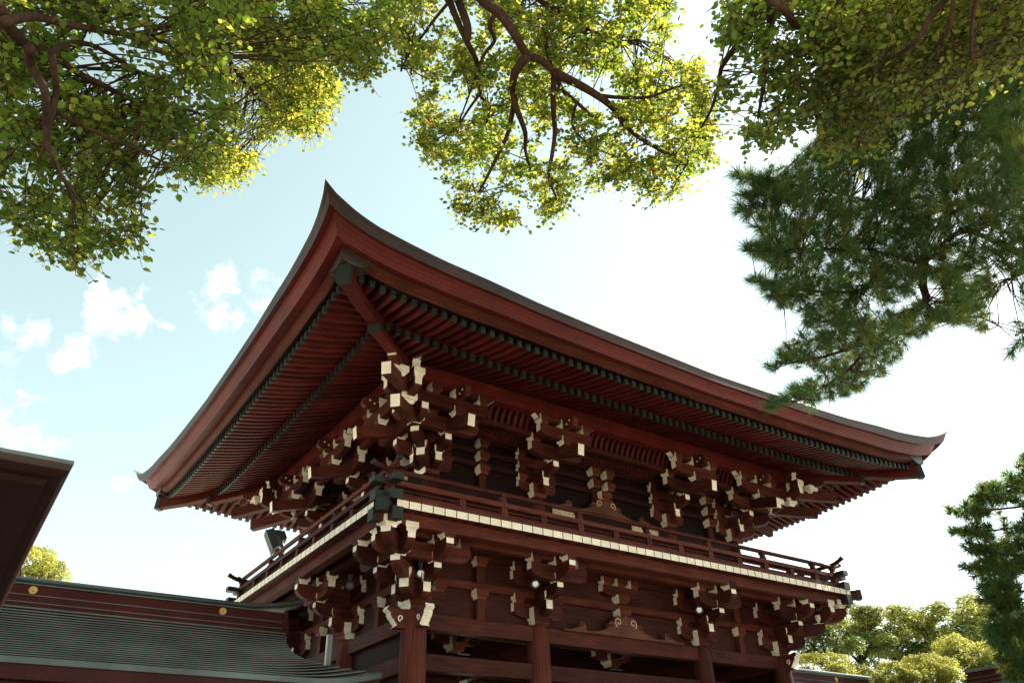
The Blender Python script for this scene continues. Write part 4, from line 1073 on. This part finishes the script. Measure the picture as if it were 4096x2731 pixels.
# centre and right camphor limbs
cen_limbs = [
 (mp(K2, (640, -160), (780, 0), (880, 80), (960, 190), (1040, 320), (1130, 360), (1200, 430), (1250, 530), (1330, 600), (1430, 690)), 9.5, 11, .074, .014, True),
 (mp(K2, (1040, 330), (970, 430), (960, 540), (980, 640), (1030, 780), (1030, 880), (1060, 1000)), 10.2, 11, .06, .008, False),
 (mp(K2, (1205, 430), (1330, 490), (1450, 560), (1550, 640), (1650, 770), (1800, 870), (1980, 970)), 10.4, 11.2, .062, .009, False),
 (mp(K2, (1200, 450), (1195, 620), (1205, 780), (1185, 930), (1170, 1050), (1220, 1180)), 10.5, 11, .042, .008, False),
 (mp(K2, (560, -120), (585, 0), (625, 110), (690, 250), (740, 350), (765, 450), (770, 560), (815, 640), (800, 740)), 10, 11.2, .05, .010, True),
 (mp(K2, (610, -60), (640, 10), (690, 150), (690, 240)), 10.2, 10.3, .055, .04, True),
 (mp(K2, (770, 545), (700, 640), (620, 760), (540, 800)), 10.8, 11, .02, .006, False),
 (mp(K2, (1050, -60), (1140, 20), (1280, 90), (1400, 170), (1550, 240), (1700, 235)), 11.5, 12, .05, .01, True),
 (mp(K2, (860, 80), (820, 150), (850, 240), (790, 320), (750, 420), (700, 560), (640, 720)), 10.2, 11, .03, .006, False),
 (mp(K2, (965, 600), (930, 780), (860, 930), (780, 1090), (740, 1150)), 10.6, 11, .035, .006, False),
 (mp(K2, (1330, 610), (1310, 740), (1400, 850), (1450, 880)), 10.8, 11.2, .022, .006, False),
 (mp(K2, (1450, 560), (1600, 575), (1760, 570), (1900, 520), (2050, 470)), 10.6, 11, .028, .006, False),
 (mp(K2, (1165, 40), (1145, 170), (1165, 320), (1190, 420)), 11, 10.6, .03, .025, False),
 (mp(K2, (585, 10), (500, 110), (420, 220), (340, 330), (300, 420)), 10.4, 11, .022, .006, False),
 (mp(K3, (560, -120), (640, 0), (720, 40), (800, 150), (900, 220), (1000, 310), (1070, 380), (1080, 480), (1070, 680), (1150, 770), (1280, 820)), 7.4, 8.6, .042, .010, True),
 (mp(K3, (1070, 380), (1200, 440), (1300, 510), (1430, 520), (1560, 600)), 8.1, 8.4, .03, .007, False),
 (mp(K3, (650, 30), (640, 200), (620, 330), (600, 550), (560, 800)), 7.8, 8.4, .04, .008, False),
 (mp(K3, (590, -60), (570, 0), (500, 150), (420, 300), (320, 440), (290, 600), (240, 750), (180, 860)), 8.0, 9.4, .04, .008, True),
 (mp(K3, (1900, -120), (1820, 0), (1720, 120), (1640, 270), (1500, 370), (1420, 390)), 6.8, 7.4, .035, .008, True),
 (mp(K3, (1890, -40), (1870, 50), (1850, 200), (1750, 330)), 6.8, 7.2, .022, .006, True),
 (mp(K3, (2060, -60), (2030, 0), (2000, 200), (2000, 380)), 6.6, 7.2, .025, .006, True)]
pCen = [(880, -40), (1545, -40), (1530, 120), (1600, 140), (1655, 205), (1640, 300), (1630, 395), (1580, 440), (1515, 462), (1450, 425), (1325, 425), (1290, 485), (1225, 505), (1112, 508), (1045, 485), (1022, 415), (965, 340), (940, 250), (955, 175), (915, 125)]
pRt = [(1665, -40), (1960, -40), (1990, 60), (2060, 230), (1995, 345), (1950, 352), (1880, 332), (1830, 270), (1780, 330), (1725, 335), (1685, 295), (1692, 240), (1645, 200), (1700, 130), (1665, 90)]
pRr = [(1900, -40), (2400, -40), (2400, 125), (2290, 150), (2210, 195), (2130, 215), (2060, 235), (1960, 215), (1900, 150)]
cholesC = [(1135, 212, 26, .95), (1370, 200, 40, .85), (1080, 60, 28, .8), (1000, 55, 45, .7), (1055, 225, 45, .75), (1290, 300, 35, .7), (1190, 340, 30, .6), (1010, 165, 35, .6), (1440, 130, 25, .6), (1115, 405, 30, .8), (1255, 330, 26, .8)]
gc = [(canopy_points(pCen, 1300, 10.4, 13.8, [(a, b_, r*1.25, min(.97, p+.1)) for a, b_, r, p in cholesC], gap=.36), 16, .22, .068, .58, .32),
      (canopy_points(pRt, 430, 7.6, 9.6, [(1835, 60, 45, .6), (1790, 200, 35, .75), (1720, 150, 35, .6)]), 13, .21, .064, .3, .45),
      (canopy_points(pRr, 640, 7.4, 9.6, [], gap=.9), 14, .24, .058, .75, .3)]
gc += [(canopy_points([(560, -320), (1560, -320), (1545, -45), (560, -45)], 420, 10, 13.5), 14, .25, .075, .5, .03), (canopy_points([(1665, -320), (2800, -320), (2800, 140), (2400, 130), (2400, -45), (1665, -45)], 200, 8.5, 11), 13, .25, .075, .5, .02)]
make_tree('camphor_tree', 'broadleaf tree reaching over the gate with sunlit yellow green leaves on arching limbs', (5.6, -1.6, 0), (5.2, 1.2, 9.0), .5, cen_limbs, gc, LEAF, BARK)

# pines
NV = []; NF = []
def tuft_template(n, ln, w, spread, seed):
    r = np.random.default_rng(seed); V = []; F = []
    for i in range(n):
        th = r.uniform(0, 2*np.pi); ph = r.uniform(.15, spread); a = r.uniform(-.25, .35)
        d = np.array([np.sin(ph)*np.cos(th), np.sin(ph)*np.sin(th), np.cos(ph)]); l = ln*r.uniform(.7, 1.1)
        s = np.cross(d, r.normal(0, 1, 3)); s /= np.linalg.norm(s); b0 = np.array([0, 0, a*ln]); i0 = len(V)
        V += [b0-s*w/2, b0+s*w/2, b0+d*l]; F.append([i0, i0+1, i0+2])
    return np.array(V), np.array(F)
def conifer(name, label, base, top, rt, limbs, groups, n_need=54, ln=.22, w=.0075, spread=1.15):
    o = thing(name, label, 'tree', base); inv = np.array(base)
    tb, tt = Vector(base), Vector(top); bb = MB()
    pts = [tuple(tb.lerp(tt, k/9)-tb+Vector((.12*math.sin(k), .1*math.cos(k*1.3), 0))) for k in range(10)]
    bb.tube(pts, [rt*(1-.75*k/9) for k in range(10)], BARKP, 14); bb.build('trunk', o, True)
    skel = []
    for pix, d0, d1, r0, r1, h in limbs:
        path = limb_path(pix, d0, d1)
        if h is not None: s0 = tb.lerp(tt, h); path = [s0, (s0+path[0])/2+Vector((0, 0, .3))]+path
        n = len(path); bb = MB(); bb.tube([tuple(Vector(p)-tb) for p in path], [max(r1, r0*(1-i/n)+r1*i/n) for i in range(n)], BARKP, 8); bb.build('limb', o, True); skel += path
    SK = np.array([p[:] for p in skel]); tw = MB(); VV = []; FF = []; MI = []; off = 0
    temps = [tuft_template(n_need, ln, w, spread, s) for s in range(5)]
    for pts_, flat, olive in groups:
        for (x, y, d) in pts_:
            c = at(x, y, d); cn = np.array(c[:]); dd = np.linalg.norm(SK-cn, axis=1); j = int(np.argmin(dd+rng.uniform(0, .4, len(dd))))
            dr = Vector(cn-SK[j]); dr.z *= flat; dr.z += .12*dr.length; dr = dr.normalized() if dr.length > 1e-3 else Vector((0, 0, 1))
            dr = (dr+Vector(rng.normal(0, .35, 3))).normalized(); q = dr.to_track_quat('Z', 'Y').to_matrix(); M = np.array(q)
            V, F = temps[random.randrange(5)]; sc = random.uniform(.75, 1.2)
            VV.append((V*sc) @ M.T + cn - inv); FF.append(F+off); MI.append(np.full(len(F), 1 if random.random() < olive else 0)); off += len(V)
            if dd[j] < 1.1 and random.random() < .5:
                a = Vector(SK[j]); mid = (a+c)/2+Vector(rng.normal(0, .08, 3))*(c-a).length-Vector((0, 0, .06))
                tw.tube([tuple(p-tb) for p in [a*(1-t)**2+mid*2*t*(1-t)+c*t*t for t in (0, .35, .7, 1)]], [.009, .007, .005, .003], BARKP, 4)
    if tw.v: t = tw.build('twig', o); t['kind'] = 'stuff'
    put(fast_mesh('crown', np.concatenate(VV), np.concatenate(FF), np.concatenate(MI), NEEDLE), 'crown', o)
    return o
D4 = lambda x, y: (1608+x*.4029, 344.5+y*.4029)     # crop [2800,600]-[4096,1700]
pin_limbs = [
 (mp(D4, (2100, 100), (1760, 220), (1500, 330), (1250, 420), (1050, 330), (800, 250), (570, 210), (300, 150)), 13, 12, .036, .008, .75),
 (mp(D4, (1900, 640), (1560, 470), (1420, 500), (1280, 640), (1100, 600), (900, 560), (650, 570), (400, 560)), 12.5, 11.5, .038, .008, .55),
 (mp(D4, (1280, 600), (1270, 760), (1280, 880), (1100, 960), (1050, 1040), (900, 1110), (700, 1180), (470, 1220)), 12, 12, .06, .01, None),
 (mp(D4, (1290, 880), (1350, 960), (1450, 970), (1580, 950), (1700, 1000)), 12, 12.5, .035, .008, None),
 (mp(D4, (1050, 650), (950, 780), (850, 810), (620, 800), (320, 740)), 12, 11.6, .04, .008, None),
 (mp(D4, (1050, 1040), (960, 1120), (850, 1250), (700, 1350), (560, 1430)), 12, 12, .03, .008, None),
 (mp(D4, (1900, 360), (1800, 320), (1690, 330), (1560, 290), (1420, 330)), 12.8, 13, .03, .012, .65),
 (mp(D4, (1690, 330), (1660, 420), (1540, 480)), 12.8, 12.5, .026, .012, None),
 (mp(D4, (1900, 560), (1780, 560), (1720, 480), (1690, 340)), 13, 12.8, .028, .012, .6),
 (mp(D4, (1800, -300), (1400, -350), (1000, -500), (760, -640)), 14, 13.5, .09, .012, .9),
 (mp(D4, (2000, 800), (1880, 700), (1800, 720), (1700, 760)), 12, 12, .03, .008, .5)]
pPine = [(1865, 20), (1960, -40), (2400, -40), (2400, 470), (2330, 475), (2265, 490), (2205, 515), (2160, 555), (2140, 590), (2130, 610), (2190, 620), (2230, 690), (2230, 745), (2160, 740), (2090, 780), (2050, 830), (2000, 880), (1950, 905), (1860, 925), (1810, 915), (1850, 880), (1870, 850), (1795, 838), (1790, 800), (1850, 760), (1850, 720), (1770, 690), (1750, 645), (1800, 625), (1722, 575), (1760, 545), (1710, 480), (1790, 465), (1705, 405), (1800, 385), (1870, 345), (1900, 250), (1890, 120)]
tips = [(1690+i*9, 398+i*3, 11.5) for i in range(12)] + [(1700+i*9, 478-i*1.5, 11.5) for i in range(11)] + [(1718+i*9, 572+i*.5, 11.3) for i in range(10)] + [(1725+i*9, 640+i*3, 11.3) for i in range(12)] + [(1770+i*8, 845-i*3, 12) for i in range(10)] + [(1775+i*9, 928-i*4, 12) for i in range(12)] + [(1715+i*7, 445-i, 11.6) for i in range(9)]
tips = [(x+random.uniform(-5, 5), y+random.uniform(-7, 7), d+random.uniform(-.3, .3)) for x, y, d in tips for _ in range(2)]
pg = [(canopy_points(pPine, 4600, 10.8, 14.5, [(2060, 690, 28, .9), (2140, 660, 28, .8), (2000, 700, 25, .8), (2010, 830, 22, .8), (2090, 790, 26, .7), (2250, 530, 50, .75), (2120, 690, 30, .5), (1890, 700, 20, .6)], gap=.8), .5, .3), (tips, .3, .1), (canopy_points([(2140, 560), (2230, 500), (2400, 455), (2400, 640), (2310, 640), (2260, 760), (2190, 720)], 260, 11, 13.5, gap=.5), .4, .45),
      (canopy_points([(2400, 560), (2330, 590), (2325, 640), (2345, 700), (2320, 760), (2340, 850), (2400, 850)], 60, 11, 12.5), .5, .2)]
pg.append((canopy_points([(2395, -200), (2800, -200), (2850, 850), (2550, 820), (2395, 600)], 900, 12, 16, gap=.3), .5, .3))
conifer('pine_tree', 'large dark green pine with drooping needle boughs on the upper right', (17.2, 3.6, 0), (16.4, 4.2, 15.5), .34, pin_limbs, pg)
pC = [(2400, 1020), (2340, 1060), (2300, 1100), (2265, 1110), (2235, 1140), (2185, 1175), (2245, 1195), (2195, 1222), (2255, 1240), (2262, 1285), (2225, 1305), (2275, 1345), (2250, 1372), (2290, 1400), (2262, 1450), (2290, 1500), (2280, 1560), (2400, 1560)]
tip2 = []
for (x, y) in ((2180, 1174), (2190, 1222), (2225, 1264), (2215, 1300), (2250, 1345), (2215, 1250), (2255, 1372), (2270, 1440), (2240, 1140)):
    tip2 += [(x+i*7+random.uniform(-3, 3), y+i*.5+random.uniform(-5, 5), 23+random.uniform(-.6, .6)) for i in range(14)]
con_limbs = [(mp(lambda x, y: (x, y), (2480, y-60), (2400, y-30), (2330, y-10), (x, y)), 24, 23, .06, .01, .35+.5*(1500-y)/500) for (x, y) in ((2190, 1175), (2210, 1222), (2235, 1300), (2265, 1372), (2280, 1440), (2300, 1120))]
conifer('cedar_tree', 'tall layered conifer with flat green boughs at the lower right edge', (24.2, 6.2, 0), (24.2, 6.3, 13.6), .3, con_limbs, [(canopy_points(pC, 620, 22, 25, gap=.4), .12, .45), (tip2, .1, .2), (canopy_points([(2395, 900), (2560, 950), (2680, 1560), (2395, 1560)], 420, 22.5, 26, gap=.6), .12, .4)], n_need=46, ln=.30, w=.024, spread=1.35)

# background broadleaf trees
def crown_mesh(seed, yellow, nl):
    r = np.random.default_rng(seed); lobes = []
    for k in range(36):
        th = r.uniform(0, 6.28); z = r.uniform(-.9, .9); rr = math.sqrt(max(0, 1-z*z*.8))*r.uniform(.35, .8); lobes.append((rr*math.cos(th), rr*math.sin(th), z, r.uniform(.15, .36)))
    lobes.append((0, 0, 0, .42)); lb = np.array(lobes); pk = r.choice(len(lb), nl, p=(lb[:, 3]**2)/(lb[:, 3]**2).sum())
    dv = r.normal(0, 1, (nl, 3)); dv /= np.linalg.norm(dv, axis=1, keepdims=True); dv[:, 2] = np.where(dv[:, 2] < -.3, -dv[:, 2], dv[:, 2])
    fr = r.uniform(.72, 1.05, nl); P = lb[pk, :3]+dv*(lb[pk, 3]*fr)[:, None]
    # small bunches inside each lobe make cauliflower relief
    P += r.normal(0, .02, (nl, 3))
    Nn = dv*.6+r.normal(0, .5, (nl, 3))+np.array([0, 0, .5]); Tt = r.normal(0, 1, (nl, 3)); S = r.uniform(.035, .075, nl)
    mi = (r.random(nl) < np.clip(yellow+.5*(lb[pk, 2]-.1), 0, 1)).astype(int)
    return leaves_mesh('crown', P, S, Nn, Tt, mi, FORL)
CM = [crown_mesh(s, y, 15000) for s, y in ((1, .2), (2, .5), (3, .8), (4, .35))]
def bg_tree(xd, yd, rpx, dist, kind, label, sq=.85, group='sunlit trees behind the right corridor'):
    c = at(xd, yd+24, dist); R0 = rpx*dist/PXM; o = thing('broadleaf_tree', label, 'tree', (c.x, c.y, 0), group)
    cr = put(CM[kind], 'crown', o, (0, 0, c.z), random.uniform(0, 6)); cr.scale = (R0*1.3, R0*1.3, R0*sq*1.2)
    bb = MB(); bb.tube([(0, 0, 0), (.1, 0, c.z*.5), (0, .1, c.z)], [R0*.09, R0*.07, R0*.04], BARK, 10)
    for k in range(5):
        a = k*1.26+random.random(); bb.tube([(0, 0, c.z-R0*.7), (R0*.3*math.cos(a), R0*.3*math.sin(a), c.z-R0*.25), (R0*.62*math.cos(a), R0*.62*math.sin(a), c.z+R0*.2)], [R0*.05, R0*.035, R0*.012], BARK, 6)
    bb.build('trunk', o, True)
LB = 'behind the right corridor'
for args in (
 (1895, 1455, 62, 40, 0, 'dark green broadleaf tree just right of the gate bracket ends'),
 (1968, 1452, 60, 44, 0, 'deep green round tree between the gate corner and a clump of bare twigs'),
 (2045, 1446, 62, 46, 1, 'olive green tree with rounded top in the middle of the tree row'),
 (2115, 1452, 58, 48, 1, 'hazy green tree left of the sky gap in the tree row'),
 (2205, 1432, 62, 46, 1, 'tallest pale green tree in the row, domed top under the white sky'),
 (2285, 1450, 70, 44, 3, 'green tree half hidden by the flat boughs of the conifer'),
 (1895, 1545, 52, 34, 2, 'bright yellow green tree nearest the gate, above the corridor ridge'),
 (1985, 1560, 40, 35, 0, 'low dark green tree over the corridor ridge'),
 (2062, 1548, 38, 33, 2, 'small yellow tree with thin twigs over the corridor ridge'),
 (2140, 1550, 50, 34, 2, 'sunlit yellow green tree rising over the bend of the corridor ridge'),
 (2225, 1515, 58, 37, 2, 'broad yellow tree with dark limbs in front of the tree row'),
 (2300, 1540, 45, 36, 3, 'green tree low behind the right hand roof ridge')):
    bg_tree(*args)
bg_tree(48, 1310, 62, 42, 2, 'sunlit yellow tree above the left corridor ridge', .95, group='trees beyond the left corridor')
